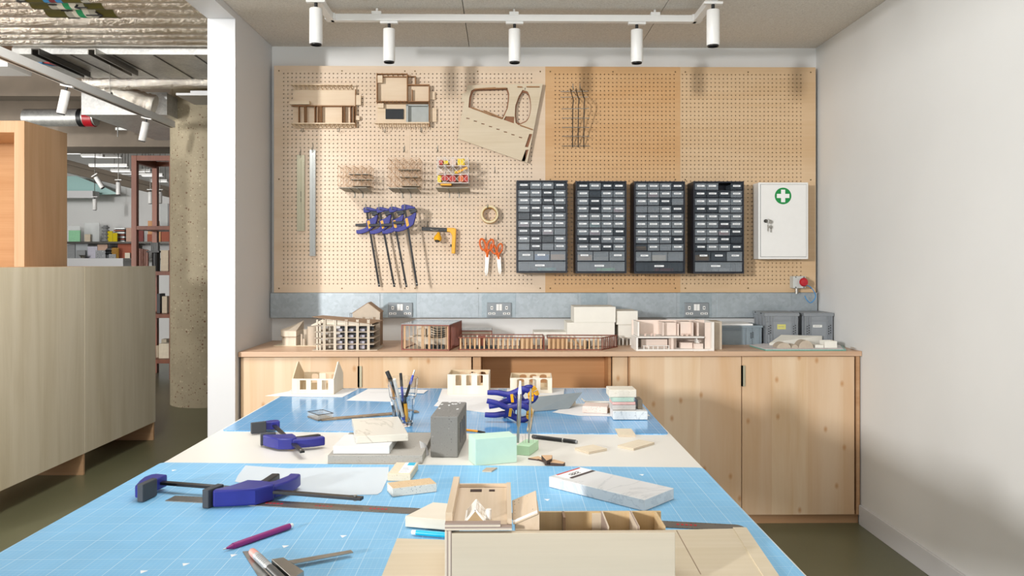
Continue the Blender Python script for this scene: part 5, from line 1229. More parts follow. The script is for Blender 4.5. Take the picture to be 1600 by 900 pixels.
def matpoly(corners, mat, label, marks=()):
    P = [onZ(*c, zm) if len(c) == 2 else Vector((c[0], c[1], 0)) for c in corners]; c = sum(P, Vector()) / len(P)
    Q = []; n = len(P)
    for i in range(n):
        p, a, b = P[i], P[i - 1], P[(i + 1) % n]; da = (a - p).normalized() * .02; db = (b - p).normalized() * .02
        for k in range(6): t_ = k / 5; Q.append(((p + da) * (1 - t_) ** 2 + p * 2 * t_ * (1 - t_) + (p + db) * t_ ** 2))
    m = MB().prism([(p.x - c.x, p.y - c.y) for p in Q], 0, .003); m.m = 1
    for px, py in marks:                                  # small printed arrowheads of the mat
        p = onZ(px, py, zm) - c; m.prism([(p.x - .007, p.y + .006), (p.x + .007, p.y + .006), (p.x, p.y - .008)], .003, .0031)
    return tag(m.build('cutting_mat', [mat, M['label_white']], loc=(c.x, c.y, ZT)), label, 'cutting mat')
matpoly([(-.976, 1.0, 0), (.535, 1.0, 0), (1098, 730.5), (252, 722.5)], M['mat_front'], 'pale blue gridded cutting mat covering the near part of the table', [(364, 868), (289, 882), (223, 893.5), (445, 854), (536, 838), (271, 735), (855, 781), (1003, 742)])
matpoly([(346, 672.5), (1045, 678), (984, 606.8), (461, 606.8)], M['mat_rear'], 'deeper blue glossy cutting mat on the far part of the table')
def put(name, label, cat, c, ang, group=None): return thing(name, label, cat, c, (0, 0, ang), group)
def slab(name, fl, fr, back, z, zt_, mat, label, cat, bevel=.0012, group=None):
    """block whose top face corners are read from the photo"""
    c, a, L, D = boxpx(fl, fr, back, zt_)
    return tag(MB().box(-L / 2, L / 2, -D / 2, D / 2, 0, zt_ - z).build(name, mat, loc=(c.x, c.y, z), rot=(0, 0, a), bevel=bevel), label, cat, group), (c, a, L, D)
E = .0005
zr = zm + E
# papers on the far mat
def paper(pts, label, lift=0, mat='paper', name='paper_sheet'): return flatpoly(name, pts, zr + lift, .0006, M[mat], label, 'paper', group=None)
paper([(414, 619), (533, 621), (562, 604.5), (456, 604.5)] if False else [(414, 618.5), (535, 620.5), (560, 607.5), (470, 607.5)], 'white paper under the gabled wooden house model')
paper([(541, 625.5), (611, 627.5), (622, 607.5), (575, 607.5)], 'white paper sheet left of the glass of pens')
paper([(578, 613), (662, 614.5), (669, 609), (590, 608)], 'small paper sheet behind the glass of pens', .0015)
paper([(684, 625.5), (787, 622), (778, 607.5), (691, 607.5)], 'paper under the flat-topped wooden model in the middle', .0008)
paper([(678, 634), (782, 648), (800, 630), (779, 620.5), (690, 620.5)], 'large paper sheet behind the dark concrete brick')
paper([(790, 625), (880, 621), (882, 607.5), (792, 607.5)], 'paper under the wooden model with arched openings', .0016)
paper([(863, 644), (905, 649.5), (1000, 651), (1016, 650), (1003, 638), (960, 631), (898, 630.5)], 'white paper with a curved corner beneath the marble samples')
# wooden arch models
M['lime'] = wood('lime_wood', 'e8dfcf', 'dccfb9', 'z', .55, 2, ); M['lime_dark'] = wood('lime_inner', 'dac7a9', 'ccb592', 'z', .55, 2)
def archwin(cx_, w, z0, z1, rise): return [(cx_ - w / 2, z0), (cx_ + w / 2, z0)] + [(cx_ + w / 2 * cos(radians(q)), z1 + rise * sin(radians(q))) for q in range(0, 181, 20)]
def house(fl, fr, ptop, pback, label, arches, gable=None, depth=None, z=None, win=(.2, .44)):
    z = z or zr + .0026; A, B = onZ(*fl, z), onZ(*fr, z); w = (B - A).length; ang = math.atan2(B.y - A.y, B.x - A.x); h = onY(fl[0], ptop, A.y).z - z
    d = depth; t = thing('arch_house_model', label, 'architectural model', (A.x, A.y, z), (0, 0, ang)); th = .004
    hb = onY(fl[0], pback, A.y + d).z - z
    wn = [archwin(w * c, w * ww, h * z0, h * z1, h * r_) for c, ww, z0, z1, r_ in arches]
    MB().plate([(0, 0), (w, 0), (w, h), (0, h)], wn, 0, th).build('front_wall', M['lime'], t)
    MB().plate([(0, 0), (w, 0), (w, hb), (0, hb)], [archwin(w * c, w * .17, hb * .3, hb * .8, hb * .1) for c in (.3, .55, .8)], d - th, d).build('rear_wall', M['lime_dark'], t)
    for x in (0, w - th):
        pr = [(th, 0), (d - th, 0), (d - th, hb), (th, h)] if gable is None else [(th, 0), (d - th, 0), (d - th, hb), (d * .52, gable), (d * .46, gable), (th, h)]
        MB().prism(pr, x, x + th, 'x').build('side_wall', M['lime'] if x else M['lime_dark'], t)
    MB().box(-.001, w + .001, -.001, d + .001, -.002, 0).build('base_board', M['grey_ply'], t)
    MB().box(w * .54, w * .7, d * .45, d * .45 + th, 0, h * 1.2 if gable else h * .95).build('inner_wall', M['lime'], t)
    MB().box(w * .1, w * .5, d * .6, d * .6 + th, 0, h * .5).build('inner_wall', M['lime_dark'], t)
    return t
house((456, 615.3), (521.5, 615.6), 591.7, 581, 'pale wooden house model with two pointed gables at the far left corner of the table', [(.265, .15, .28, .9, .0), (.53, .15, .28, .9, .0), (.79, .15, .28, .9, .0)], gable=.126, depth=.165)
house((699.2, 615.8), (763.5, 616), 585, 577.5, 'flat-topped pale wooden model with three windows, before the orange-brown recess', [(.265, .14, .44, .94, .03), (.525, .14, .44, .94, .03), (.79, .14, .44, .94, .03)], depth=.155)
house((797, 613.5), (862.5, 613.8), 590.5, 582.5, 'pale wooden model with arched windows behind the blue spring clamps', [(.25, .17, .2, .84, .1), (.54, .17, .2, .84, .1), (.81, .17, .2, .84, .1)], depth=.155)
q = MB(); q.M = None
a = onZ(846, 618, zr + .003); 
# clear-bordered loupe block and brown rule
M['clear_plastic'] = glassy('clear_plastic', 'd6d4cc', .05, .24); M['smoke'] = plain('smoky_plastic', '6d6252', .3)
a, rz, L, D = boxpx((473, 651), (497, 660), (510, 649), zr)
t = put('plastic_box', 'small clear plastic box with a dark rim at the end of the brown rule', 'box', a, rz)
L = .085; D = .06; h = .02
MB().box(-L / 2, L / 2, -D / 2, D / 2, 0, h * .25).build('base', M['smoke'], t)
q = MB(); th = .004
for x0_, x1_, y0_, y1_ in ((-L / 2, L / 2, -D / 2, -D / 2 + th), (-L / 2, L / 2, D / 2 - th, D / 2), (-L / 2, -L / 2 + th, -D / 2 + th, D / 2 - th), (L / 2 - th, L / 2, -D / 2 + th, D / 2 - th)): q.box(x0_, x1_, y0_, y1_, h * .25, h)
q.build('clear_wall', M['clear_plastic'], t)
q = MB()
for x0_, x1_, y0_, y1_ in ((-L / 2, L / 2, -D / 2, -D / 2 + .0025), (-L / 2, L / 2, D / 2 - .0025, D / 2), (-L / 2, -L / 2 + .0025, -D / 2, D / 2), (L / 2 - .0025, L / 2, -D / 2, D / 2)): q.box(x0_, x1_, y0_, y1_, h, h + .0015)
q.build('dark_rim', M['black'], t); t.rotation_euler.z = -.9
M['brown_rule'] = _galv('brown_rule', '7d6a58', 'b39c80', .4, .5)
A, B = onZ(503, 658, zr), onZ(655, 645, zr); u = (B - A).normalized(); n = Vector((-u.y, u.x, 0))
tag(MB().hexa([A, B, B + n * .035, A + n * .035], [p + Vector((0, 0, .004)) for p in (A, B, B + n * .035, A + n * .035)]).build('brown_rule', M['brown_rule']), 'worn brown rule lying between the clear box and the glass of pens', 'ruler')
# bar clamp standing over the edge of the far mat
def lay(t, origin, bardir, jawdir, z):
    zl = -Vector(bardir).normalized(); xl = Vector(jawdir); xl = (xl - zl * xl.dot(zl)).normalized(); yl = zl.cross(xl)
    m = Matrix((xl, yl, zl)).transposed().to_4x4(); m.translation = Vector((origin[0], origin[1], z)); t.matrix_world = m
A, B = onZ(427, 663, zr + .02), onZ(470, 705, ZT + .02)
t = clamp('blue bar clamp lying across the edge between far mat and white table top', (B - A).length + .02, (B - A).length * .66, 1.05)
bd_ = (B - A); bd_.z = 0; jd = Vector((bd_.y, -bd_.x, 0)); jd = jd if jd.x < 0 else -jd
lay(t, A, bd_, jd, zr + .0185)
# stack: concrete slab, white tile, marble tile
M['slab_concrete'] = _agg('slab_concrete', 'a39e95', '8f8a82', 'b0aba3', 260); M['white_quartz'] = plain('white_quartz', 'd9dbdb', .35, var=.015)
def _marble(name, base, vein, sc=6, amt=.5):
    t = NT(name); v = t.coord(); n1 = t.noise(v, sc, 6, .6, 1.6); d = t.math('ABSOLUTE', t.math('SUBTRACT', n1, .5))
    f = t.ramp(d, [(0, (amt, amt, amt, 1)), (.016, (0, 0, 0, 1))]); f2 = t.math('MULTIPLY', f, t.noise(v, sc * .7, 2))
    return t.set(t.mix(f2, lin(base), lin(vein)), .22)
M['marble_cream'] = _marble('cream_marble', 'dad5c9', '8f8778', 2.2, .7); M['marble_white'] = _marble('white_marble', 'dededd', 'a0a4aa', 3, .6); M['marble_grey'] = _marble('grey_marble', 'dedfdd', '6f7780', 12, .9)
o, q0_ = slab('concrete_slab', (512, 711.5), (660, 711.5), (660, 675.5), ZT + E, ZT + .024, M['slab_concrete'], 'grey concrete slab lying under the two white tiles', 'slab')
z1_ = ZT + .0245
slab('white_tile', (520.5, 697), (608.5, 697), (614, 678.5), z1_, z1_ + .022, M['white_quartz'], 'plain white square tile between the concrete slab and the veined marble tile', 'tile')
z2_ = z1_ + .0225
slab('marble_tile', (556.7, 682.2), (637.8, 677.8), (600, 651.8), z2_, z2_ + .02, M['marble_cream'], 'cream veined marble tile topmost on the stack', 'tile')
# curled scrap between slab and brick
a = onZ(657, 712, ZT + E); q = MB()
pts = [(.012 * sin(k * .32) + .001 * k, -.0 + .004 * k, 0) for k in range(10)]
for k in range(9):
    (x0_, y0_, _), (x1_, y1_, _) = pts[k], pts[k + 1]; q.hexa([(x0_, y0_, 0), (x1_, y1_, 0), (x1_ + .0005, y1_, 0), (x0_ + .0005, y0_, 0)], [(x0_ - .008, y0_, .045 - .003 * k), (x1_ - .008, y1_, .042 - .003 * k), (x1_ - .0075, y1_, .042 - .003 * k), (x0_ - .0075, y0_, .045 - .003 * k)])
tag(q.build('paper_curl', M['paper'], loc=(a.x + .006, a.y - .01, ZT + E)), 'curled scrap of white paper between the concrete slab and the dark brick', 'paper')
# dark concrete brick
M['brick_concrete'] = _agg('dark_brick', '74726e', '504e4b', '8d8b86', 150)
o, (c, a_, L, D) = slab('concrete_brick', (672.5, 650.5), (715.5, 650.9), (726, 628), ZT + E, ZT + .118, M['brick_concrete'], 'upright dark grey concrete brick with slots in its side', 'brick', bevel=.003)
q = MB()
for yy in (-.05, .0, .05): q.box(L / 2 - .0005, L / 2 + .0008, yy - .012, yy + .008, .03, .088)
q.build('side_slot', M['black'], o)
q = MB(); rng = random.Random(5)
for _ in range(9):
    x, y = rng.uniform(-L * .4, L * .45), rng.uniform(-D * .1, D * .48); q.prism([(x + rng.uniform(.002, .006) * cos(t), y + rng.uniform(.003, .012) * sin(t)) for t in [i * .9 for i in range(7)]], .1175, .1184)
q.build('plaster_remnant', M['white_quartz'], o)['kind'] = 'stuff'
# mint foam blocks
M['mint'] = plain('mint_foam', 'bcd8c8', .8, var=.02); M['mint2'] = plain('green_foam', 'b9dcb8', .8, var=.03)
slab('foam_block', (743, 686.5), (807.6, 681.5), (784, 674.5), ZT + E, ZT + .0735, M['mint'], 'large pale mint foam block beside the dark brick', 'foam block', bevel=.0008)
zf = ZT + .0275
t_, (fc, fa_, fL, fD) = slab('foam_block', (808, 696), (826, 697.5), (840.5, 687.5), ZT + E, zf, M['mint2'], 'small green foam block with blades stuck in it, behind the mint block', 'foam block', bevel=.0006)
t_.scale = (1.15, 1.0, 1); 
M['clear_glass'] = glassy('drinking_glass', 'fafcfd', .0, None, 1.45)
def tool(px0, py0, px1, py1, yv, label, rad, tip):
    a, b = onY(px0, py0, yv), onY(px1, py1, yv); t = thing('scalpel', label, 'scalpel', a); v = b - a
    if tip:
        MB().tube([v * -.01, v * .12, v * .2], [.003, .0045, .0062], 10).build('cap', M['pure_white'], t, smooth=True)
    MB().tube([v * .16 if tip else v * .0, v * .22, v * .7, v * .74], [rad * .7, rad, rad, rad * .6], 10).build('handle', M['steel'], t, smooth=True)
    MB().bar(v * .73, v, rad * 1.3, .0012, (0, 1, 0)).build('blade', M['steel'], t)
tool(813, 596, 809, 692, fc.y - .005, 'tall white-capped scalpel stuck upright in the small green foam', .0062, True)
tool(829.5, 607, 826, 692, fc.y - .002, 'shorter plain steel scalpel stuck in the small green foam', .0036, False)
q = MB()
for px, h_ in ((817, .02), (821, .028), (833, .022)): p = onY(px, 690, fc.y); q.cyl((p.x, fc.y, zf - .004), (p.x, fc.y, zf + h_), .0006, n=5)
tag(q.build('wire_pins', M['steel']), 'fine wire pins standing in the small green foam', 'pin')
q = MB()
for px in (796, 800, 804): p = onY(px, 676, fc.y + .06); q.tube([(p.x - .004, p.y, ZT + .0005), (p.x - .004, p.y, ZT + .028), (p.x + .003, p.y, ZT + .028), (p.x + .003, p.y, ZT + .0005)], .0009, 5)
tag(q.build('wire_figures', M['steel'], smooth=True), 'tiny wire hoops standing behind the mint foam block', 'wire')
# spring clamps
def spring_clamp(label, loc, rot, s=1.0):
    t = thing('spring_clamp', label, 'clamp', loc, rot, 'blue spring clamps on the far mat')
    for sg in (-1, 1):
        pts = smooth_path([(-.085 * s, 0, sg * .026 * s), (-.05 * s, 0, sg * .022 * s), (-.015 * s, 0, sg * .012 * s), (.01 * s, 0, sg * -.014 * s if False else sg * .016 * s), (.04 * s, 0, sg * .026 * s), (.062 * s, 0, sg * .018 * s), (.072 * s, 0, sg * .008 * s)], 4)
        n = len(pts); R_ = [(.0088 + .0025 * sin(pi * i / n) - (.003 if i > n * .8 else 0)) * s for i in range(n)]
        MB().tube(pts, R_, 10).build('arm', M['blue_plastic'], t, smooth=True)
        MB().prism([(.056 * s, sg * .002 * s), (.078 * s, sg * .002 * s), (.074 * s, sg * .02 * s), (.06 * s, sg * .017 * s)], -.009 * s, .009 * s, 'y').build('jaw_pad', M['yellow'], t, bevel=.0015)
    MB().prism([(-.018 * s, -.017 * s), (.018 * s, -.017 * s), (.018 * s, .017 * s), (-.018 * s, .017 * s)], -.011 * s, .011 * s, 'y').build('pivot_body', M['blue_plastic'], t, bevel=.004 * s)
    MB().tube([(.013 * s * cos(k * .5), -.013 * s + k * .0009 * s, .013 * s * sin(k * .5)) for k in range(26)], .0018 * s, 6).build('spring', M['steel'], t, smooth=True)
    MB().box(-.004 * s, .006 * s, -.0125 * s, -.011 * s, -.015 * s, .015 * s).build('yellow_label', M['yellow'], t)
    return t
ysc = onZ(795, 662, zr).y
a = onY(797, 649, ysc + .02); spring_clamp('blue spring clamp with orange jaws, lower of the two, on the far mat', (a.x, a.y, zr + .0395), (radians(12), radians(8), 0), 1.0)
a = onY(800, 628, ysc + .075); spring_clamp('blue spring clamp with orange jaws, upper and further back of the two', (a.x, a.y, zr + .078), (radians(8), radians(-6), radians(-4)), 1.0)
a = onY(812, 640, ysc + .12); t = spring_clamp('blue spring clamp propped behind the other two spring clamps', (a.x, a.y, zr + .062), (radians(-5), radians(-28), radians(8)), .95)
# glass with pens
gb = onZ(629.5, 664.5, zr); k = gb.y / FPX
gl = thing('drinking_glass', 'faceted drinking glass holding pens on the far mat', 'glass', (gb.x, gb.y, zr)); H_ = 74 * k
outer_ = [(0, 0), (.031, 0), (.034, .006), (.038, .05), (.0405, H_ * .55), (.047, H_ * .62), (.0535, H_)]; inner_ = [(.0512, H_), (.0447, H_ * .63), (.0378, H_ * .55), (.0353, .05), (.029, .013), (0, .0125)]
MB().lathe(outer_ + inner_, 14).build('glass_vessel', M['clear_glass'], gl)
def pen(label, base, tip, r, cols, name='pen', cat='pen', group='pens in the glass'):
    base, tip = Vector(base), Vector(tip); v = tip - base; t = thing(name, label, cat, base, group=group); L = v.length
    for nm, u0, u1, r0, r1, mt in cols: MB().tube([v * u0, v * (u0 + (u1 - u0) * .08), v * (u1 - (u1 - u0) * .08), v * u1], [r0 * r * .96, r0 * r, r1 * r, r1 * r * .94], 12).build(nm, M[mt], t, smooth=True)
    return t
M['blue_ink'] = plain('blue_pen', '2b3fb0', .3); M['orange_pen'] = plain('orange_pen', 'f0a029', .35); M['white_pen'] = plain('white_pen', 'f0f0ee', .35); M['pink_cap'] = plain('pink_cap', 'e0a095', .4); M['purple'] = plain('purple_pencil', '8c1f72', .35); M['cyan'] = plain('cyan_pencil', '1fb4d8', .3)
def gp(px, py, dy): p = onY(px, py, gb.y + dy); return p
def gin(x, y, z=.0145): return (gb.x + x, gb.y + y, zr + z)
pen('thick black marker with a rounded end leaning left in the glass', gin(.018, .008), gp(604.5, 580, .01), .0062, [('barrel', 0, .8, .9, .9, 'black'), ('cap', .8, 1, 1.15, 1.15, 'black')])
pen('orange and white fineliner in the glass', gin(-.012, .012), gp(608.5, 590, .02), .0042, [('barrel', 0, .5, 1, 1, 'white_pen'), ('cap', .5, .97, 1.1, 1.1, 'orange_pen'), ('end', .97, 1, .8, .8, 'blue_ink')])
pen('white pen with printed barrel at the front of the glass', gin(.006, -.016), gp(616, 592, -.03), .0052, [('tip', 0, .12, .4, 1, 'blue_ink'), ('barrel', .12, .95, 1, 1, 'white_pen'), ('clip_end', .95, 1, 1.1, 1.1, 'white_pen')])
pen('blue pen with a black top in the glass', gin(.004, .018), gp(626, 583, .012), .0045, [('barrel', 0, .72, 1, 1, 'blue_ink'), ('cap', .72, 1, 1.15, 1.1, 'black')])
pen('dark pen with a blue and silver clicker leaning right in the glass', gin(-.016, -.004), gp(648, 578, .006), .0046, [('barrel', 0, .72, 1, 1.1, 'black'), ('blue_collar', .72, .9, 1, .8, 'blue_ink'), ('clicker', .9, 1, .6, .6, 'alu')])
pen('yellow-gripped craft knife in the glass', gin(.016, -.012), gp(632, 618, -.012), .0062, [('grip', 0, .7, 1, 1, 'yellow'), ('barrel', .7, 1, .9, .7, 'black')])
pen('grey pen standing at the left side of the glass', gin(-.019, -.01), gp(612, 628, -.022), .0048, [('barrel', 0, .85, 1, 1, 'charcoal'), ('end', .85, 1, .9, .9, 'white_pen')])
# grey card leaning, with small tab, on a strip
c1, c2 = onZ(833, 643.5, zr), onZ(889, 639, zr); yb_ = c1.y + .1
d1, d2 = onY(829, 621.5, yb_), onY(909.5, 613.5, yb_ + .02)
M['greycard'] = plain('blue_grey_card', '8d979c', .5, var=.03)
n_ = (c2 - c1).cross(d1 - c1).normalized() * .002
if n_.y > 0: n_ = -n_
lc = thing('leaning_card', 'dark grey card leaning back, with a small wooden tab on it', 'card', c1)
MB().hexa([p - c1 for p in (c1, c2, d2, d1)], [p - c1 + n_ for p in (c1, c2, d2, d1)]).build('card_sheet', M['greycard'], lc)
def on_card(u, v): a = c1.lerp(c2, u); b = d1.lerp(d2, u); return a.lerp(b, v) - c1 + n_ * 1.05
MB().hexa([on_card(*p) for p in ((.5, .22), (.76, .28), (.74, .5), (.5, .44))], [on_card(*p) + n_ for p in ((.5, .22), (.76, .28), (.74, .5), (.5, .44))]).build('wood_tab', M['lime'], lc)
dz_ = d1.z - zr - .001
st = MB().hexa([(d1.x + .01, d1.y + .006, zr), (d2.x - .03, d2.y + .0, zr), (d2.x - .02, d2.y + .05, zr), (d1.x + .02, d1.y + .06, zr)], [(d1.x + .01, d1.y + .006, zr + dz_ * .98), (d2.x - .03, d2.y + .0, zr + dz_), (d2.x - .02, d2.y + .05, zr + dz_), (d1.x + .02, d1.y + .06, zr + dz_)]).build('wood_offcut', M['lime'])
tag(st, 'pale wood offcut behind and supporting the leaning grey card', 'offcut')
q = MB(); A, B = onZ(826, 675, zr), onZ(834, 632, zr); q.bar(A + Vector((0, 0, .004)), B + Vector((0, 0, .004)), .012, .006)
tag(q.build('wood_strip', M['lime_dark']), 'narrow wooden strip lying beside the spring clamps', 'strip')
# pens and loose timber on the white strip
A, B = onZ(832, 682, ZT + .006), onZ(902, 690.5, ZT + .006)
pen('black fineliner lying right of the small green foam block', A, B, .0062, [('cap', 0, .1, .95, 1.05, 'black'), ('barrel', .1, .68, 1, 1, 'black'), ('ring', .68, .7, 1.05, 1.05, 'alu'), ('rear_barrel', .7, .97, 1, .95, 'black'), ('end', .97, 1, .8, .75, 'grey')], group='pens on the table')
A, B = onZ(722, 671.5, ZT + .005), onZ(758, 675.5, ZT + .005)
pen('orange fineliner half hidden behind the dark brick', A, B, .0045, [('barrel', 0, .7, 1, 1, 'orange_pen'), ('cap', .7, 1, .9, .5, 'black')], group='pens on the table')
M['ply_piece'] = plyedge('ply_piece', 'z', .0016, ('ddd0b8', 'b3a08c'))
def plyoff(fl, fr, back, lab, th=.007, z=ZT + E): return slab('plywood_offcut', fl, fr, back, z, z + th, [M['ply_piece']], lab, 'offcut', bevel=.0003)
plyoff((967, 679.5), (993.5, 679.5), (988, 669.5), 'small square plywood offcut lying nearest the far mat')
plyoff((898, 699.5), (920, 706), (934, 696.5), 'rectangular plywood offcut left of the longer one'); 
plyoff((965, 695.5), (990, 700.5), (1020, 690.5), 'longer plywood offcut near the right edge of the white strip')
M['dark_edge'] = plain('laser_burnt_edge', '3d2a22', .6); M['chip_top'] = wood('chip_top', 'd8b48f', 'c9a17a', 'x', .5, 3)
def chip(pts, z, th, lab):
    P = [onZ(px, py, z + th) for px, py in pts]; c = sum(P, Vector()) / len(P)
    t = thing('wood_chip', lab, 'offcut', (c.x, c.y, z), group='laser-cut chips on the white table top'); pl = [(p.x - c.x, p.y - c.y) for p in P]
    MB().prism(pl, 0, th * .94).build('burnt_edge', M['dark_edge'], t); MB().prism(grow(pl, .985), th * .94, th).build('chip_face', M['chip_top'], t)
chip([(825, 715.5), (841, 712.5), (846, 715), (840, 717.5)], ZT + E, .004, 'thin pointed dark-edged chip at the left of the small pile')
chip([(841, 717), (853, 712.5), (862, 715), (860, 720), (852, 720)], ZT + E, .005, 'flat dark-edged chip under the thick one in the small pile')
chip([(846, 711), (863, 711), (862, 716.5), (854, 719.5)], ZT + .006, .012, 'thick wedge-shaped dark-edged chip on top of the small pile')
chip([(851, 721.5), (865, 717.5), (883, 722), (880, 724.5)], ZT + E, .009, 'dark-edged chip at the front of the small pile')
flatpoly('plywood_offcut', [(753.5, 735.5), (760, 730.5), (777, 730.5), (768, 736)], zr, .003, M['ply_piece'], 'tiny pointed plywood offcut on the front mat below the mint block', 'offcut')
# marble sample stack on the far right
M['green_stone'] = _agg('green_stone', 'a9c4b4', '7f9c90', 'd5ded2', 260); M['pink_stone'] = _agg('pink_stone', 'd9a8a0', 'b9857f', 'e8cfc8', 260); M['rose_terrazzo'] = _agg('rose_terrazzo', 'd8c2b8', 'b98f84', 'ece2da', 220); M['beige_stone'] = _agg('beige_stone', 'd5ccbb', 'b5a48f', 'e9e4da', 260); M['grey_stone'] = _agg('grey_stone', 'b9b3ad', '948c88', 'd9d5d0', 260)
z = zr + .0012; rng = random.Random(2)
o, (sc_, sa, sL, sD) = slab('stone_sample', (958, 642.5), (1012, 642.5), (1005, 635), z, z + .03, M['marble_grey'], 'white grey-veined marble sample with a paper label, bottom of the stack', 'stone sample')
MB().box(-sL * .28, sL * .36, -sD * .25, sD * .3, .0301, .0306).build('paper_label', M['label_white'], o); MB().box(-sL * .26, -sL * .02, -sD * .2, sD * .22, .0306, .0309).build('label_photo', M['dgrey'], o)
q = MB()
for k_ in range(4): q.box(sL * .03, sL * (.3 - .04 * (k_ % 2)), sD * (-.18 + .1 * k_), sD * (-.15 + .1 * k_), .0306, .0309)
q.build('label_text', M['print_grey'], o)
z += .031; zt__ = []
for (p0, p1, th, mt, lab) in ((957, 993.5, .018, 'grey_stone', 'grey speckled stone sample just above the marble one in the stack'), (957, 993, .010, 'pink_stone', 'thin pink stone sample in the middle of the stack'), (956.5, 991, .016, 'green_stone', 'greenish stone sample second from the top of the stack'), (952, 994.5, .027, 'beige_stone', 'beige rounded stone sample on top of the stack')):
    yy = sc_.y + .0; a, b = onY(p0, 640, yy - .03), onY(p1, 640, yy - .03)
    tag(MB().box(a.x, b.x, yy - .03, yy + .055, z, z + th).build('stone_sample', M[mt], bevel=.002), lab, 'stone sample', 'stone samples stacked on the far mat'); z += th + .0004
a, b = onY(993.8, 636, sc_.y + .02), onY(1001, 636, sc_.y + .02)
tag(MB().box(a.x, b.x, sc_.y - .02, sc_.y + .05, zr + .0325, zr + .066).build('resin_sample', M['smoke'], bevel=.001), 'small smoky block standing beside the stone samples on the marble', 'sample')
o, (c, a_, L, D) = slab('stone_sample', (910, 634.5), (949, 636), (948, 629.5), zr + .0012, zr + .026, M['rose_terrazzo'], 'rose and white terrazzo sample lying left of the stone stack', 'stone sample', bevel=.002)
a = onZ(947, 645, zr + .0012); tag(MB().box(a.x, a.x + .026, a.y, a.y + .03, zr + .0012, zr + .014).build('wood_bit', M['cardbrown'], bevel=.001), 'small brown wooden bit between the terrazzo sample and the stone stack', 'offcut')
A, B = onZ(915, 627.5, zr + .003), onZ(955, 628, zr + .003)
q = MB(); q.bar(A, B, .008, .005); q.bar(A + Vector((-.002, 0, 0)), A + Vector((-.014, .02, .008)), .004, .004)
tag(q.build('wood_stick', M['lime']), 'thin pale wooden stick lying behind the terrazzo sample', 'strip')
# ------------------------------------------------------------------ things on the front mat
M['tracing'] = glassy('tracing_paper', 'dde6ec', .5, .78)
P = [(383.5, 727), (450, 731.5), (520, 730), (608, 729.5), (606, 747), (596, 768), (590, 772), (545, 773), (490, 772.5), (440, 768), (367, 752), (372, 742)]
pts = [onZ(px, py, zr + .001) for px, py in P]; c = sum(pts, Vector()) / len(pts)
tag(MB().prism([(p.x - c.x, p.y - c.y) for p in pts], 0, .0005).build('tracing_paper', M['tracing'], loc=(c.x, c.y, zr)), 'crumpled sheet of translucent tracing paper on the front mat', 'paper')
# long steel rule
A, B = onZ(258, 783, zr), onZ(1166, 831, zr); u = (B - A).normalized(); n = Vector((-u.y, u.x, 0)); L = (B - A).length; wd = .04
rl = thing('steel_rule', 'long steel rule running across the front mat under the big wooden model', 'ruler', A, (0, 0, math.atan2(u.y, u.x)))
out = [(0, 0), (L - .02, 0)] + [(L - .02 + .02 * sin(radians(q)), wd / 2 - .02 * cos(radians(q))) for q in range(15, 180, 15)] + [(L - .02, wd), (.0, wd)]
MB().prism(out, 0, .0012).build('blade', M['steel_rule'], rl)
q = MB()
for k in range(int(L / .01)):
    hgt = .010 if k % 10 == 0 else (.008 if k % 5 == 0 else .005); q.box(k * .01, k * .01 + .0008, wd - hgt, wd - .001, .0012, .0014); q.box(k * .01, k * .01 + .0008, .001, hgt * .8, .0012, .0014)
q.build('graduation', M['dark_steel'], rl)
q = MB()
for x in (.24, .36, .49, L - .14):
    for k in range(5): q.box(x + k * .009, x + k * .009 + .0055, wd * .42, wd * .62, .0012, .0015)
q.build('red_figures', M['red'], rl)
# big bar clamp
s_ = 1.22; zc = zr + .016 * s_ + .0005
A, B = onZ(243, 754.5, zc), onZ(566, 780, zc); bd_ = B - A; bd_.z = 0
t = clamp('large blue and black bar clamp lying on the front mat over the steel rule', bd_.length, bd_.length * .5, s_)
jd = Vector((bd_.y, -bd_.x, 0)); jd = jd if jd.y < 0 else -jd
lay(t, A, bd_, jd, zc + .0015)
# cork-like samples
M['cork_side'] = _agg('speckled_side', 'd0cdc4', '7f8790', 'e9e5dc', 330); M['cork'] = _agg('speckled_top', 'cdb08a', '8f6a48', 'e2cfac', 330); M['cork_pale'] = _agg('pale_cork', 'd8c8ac', 'b89a72', 'ebe0cb', 330)
o, (c, a_, L, D) = slab('terrazzo_sample', (605.5, 740), (641.5, 740.5), (645, 722.5), zr, zr + .019, M['cork_pale'], 'pale speckled sample with a white and blue label on the front mat', 'sample')
MB().box(-L * .06, L * .44, -D * .42, D * .46, .0191, .0196).build('white_label', M['label_white'], o); MB().box(L * .1, L * .42, D * .2, D * .46, .0196, .0199).build('blue_label', M['cyan'], o)
q = MB()
for k in range(4): q.box(L * .0, L * (.3 - .05 * (k % 2)), -D * .35 + k * D * .1, -D * .33 + k * D * .1, .0196, .0199)
q.build('label_text', M['print_grey'], o)
o, (c, a_, L, D) = slab('terrazzo_sample', (613.5, 763.5), (682.5, 755.5), (669, 747), zr, zr + .02, [M['cork_side']], 'speckled cork-topped terrazzo sample lying in front of the labelled one', 'sample')
MB().box(-L / 2 + .001, L / 2 - .001, -D / 2 + .001, D / 2 - .001, .02, .0205).build('cork_face', M['cork'], o)
M['print_dark'] = plain('print_dark', '4a3f3f', .6)
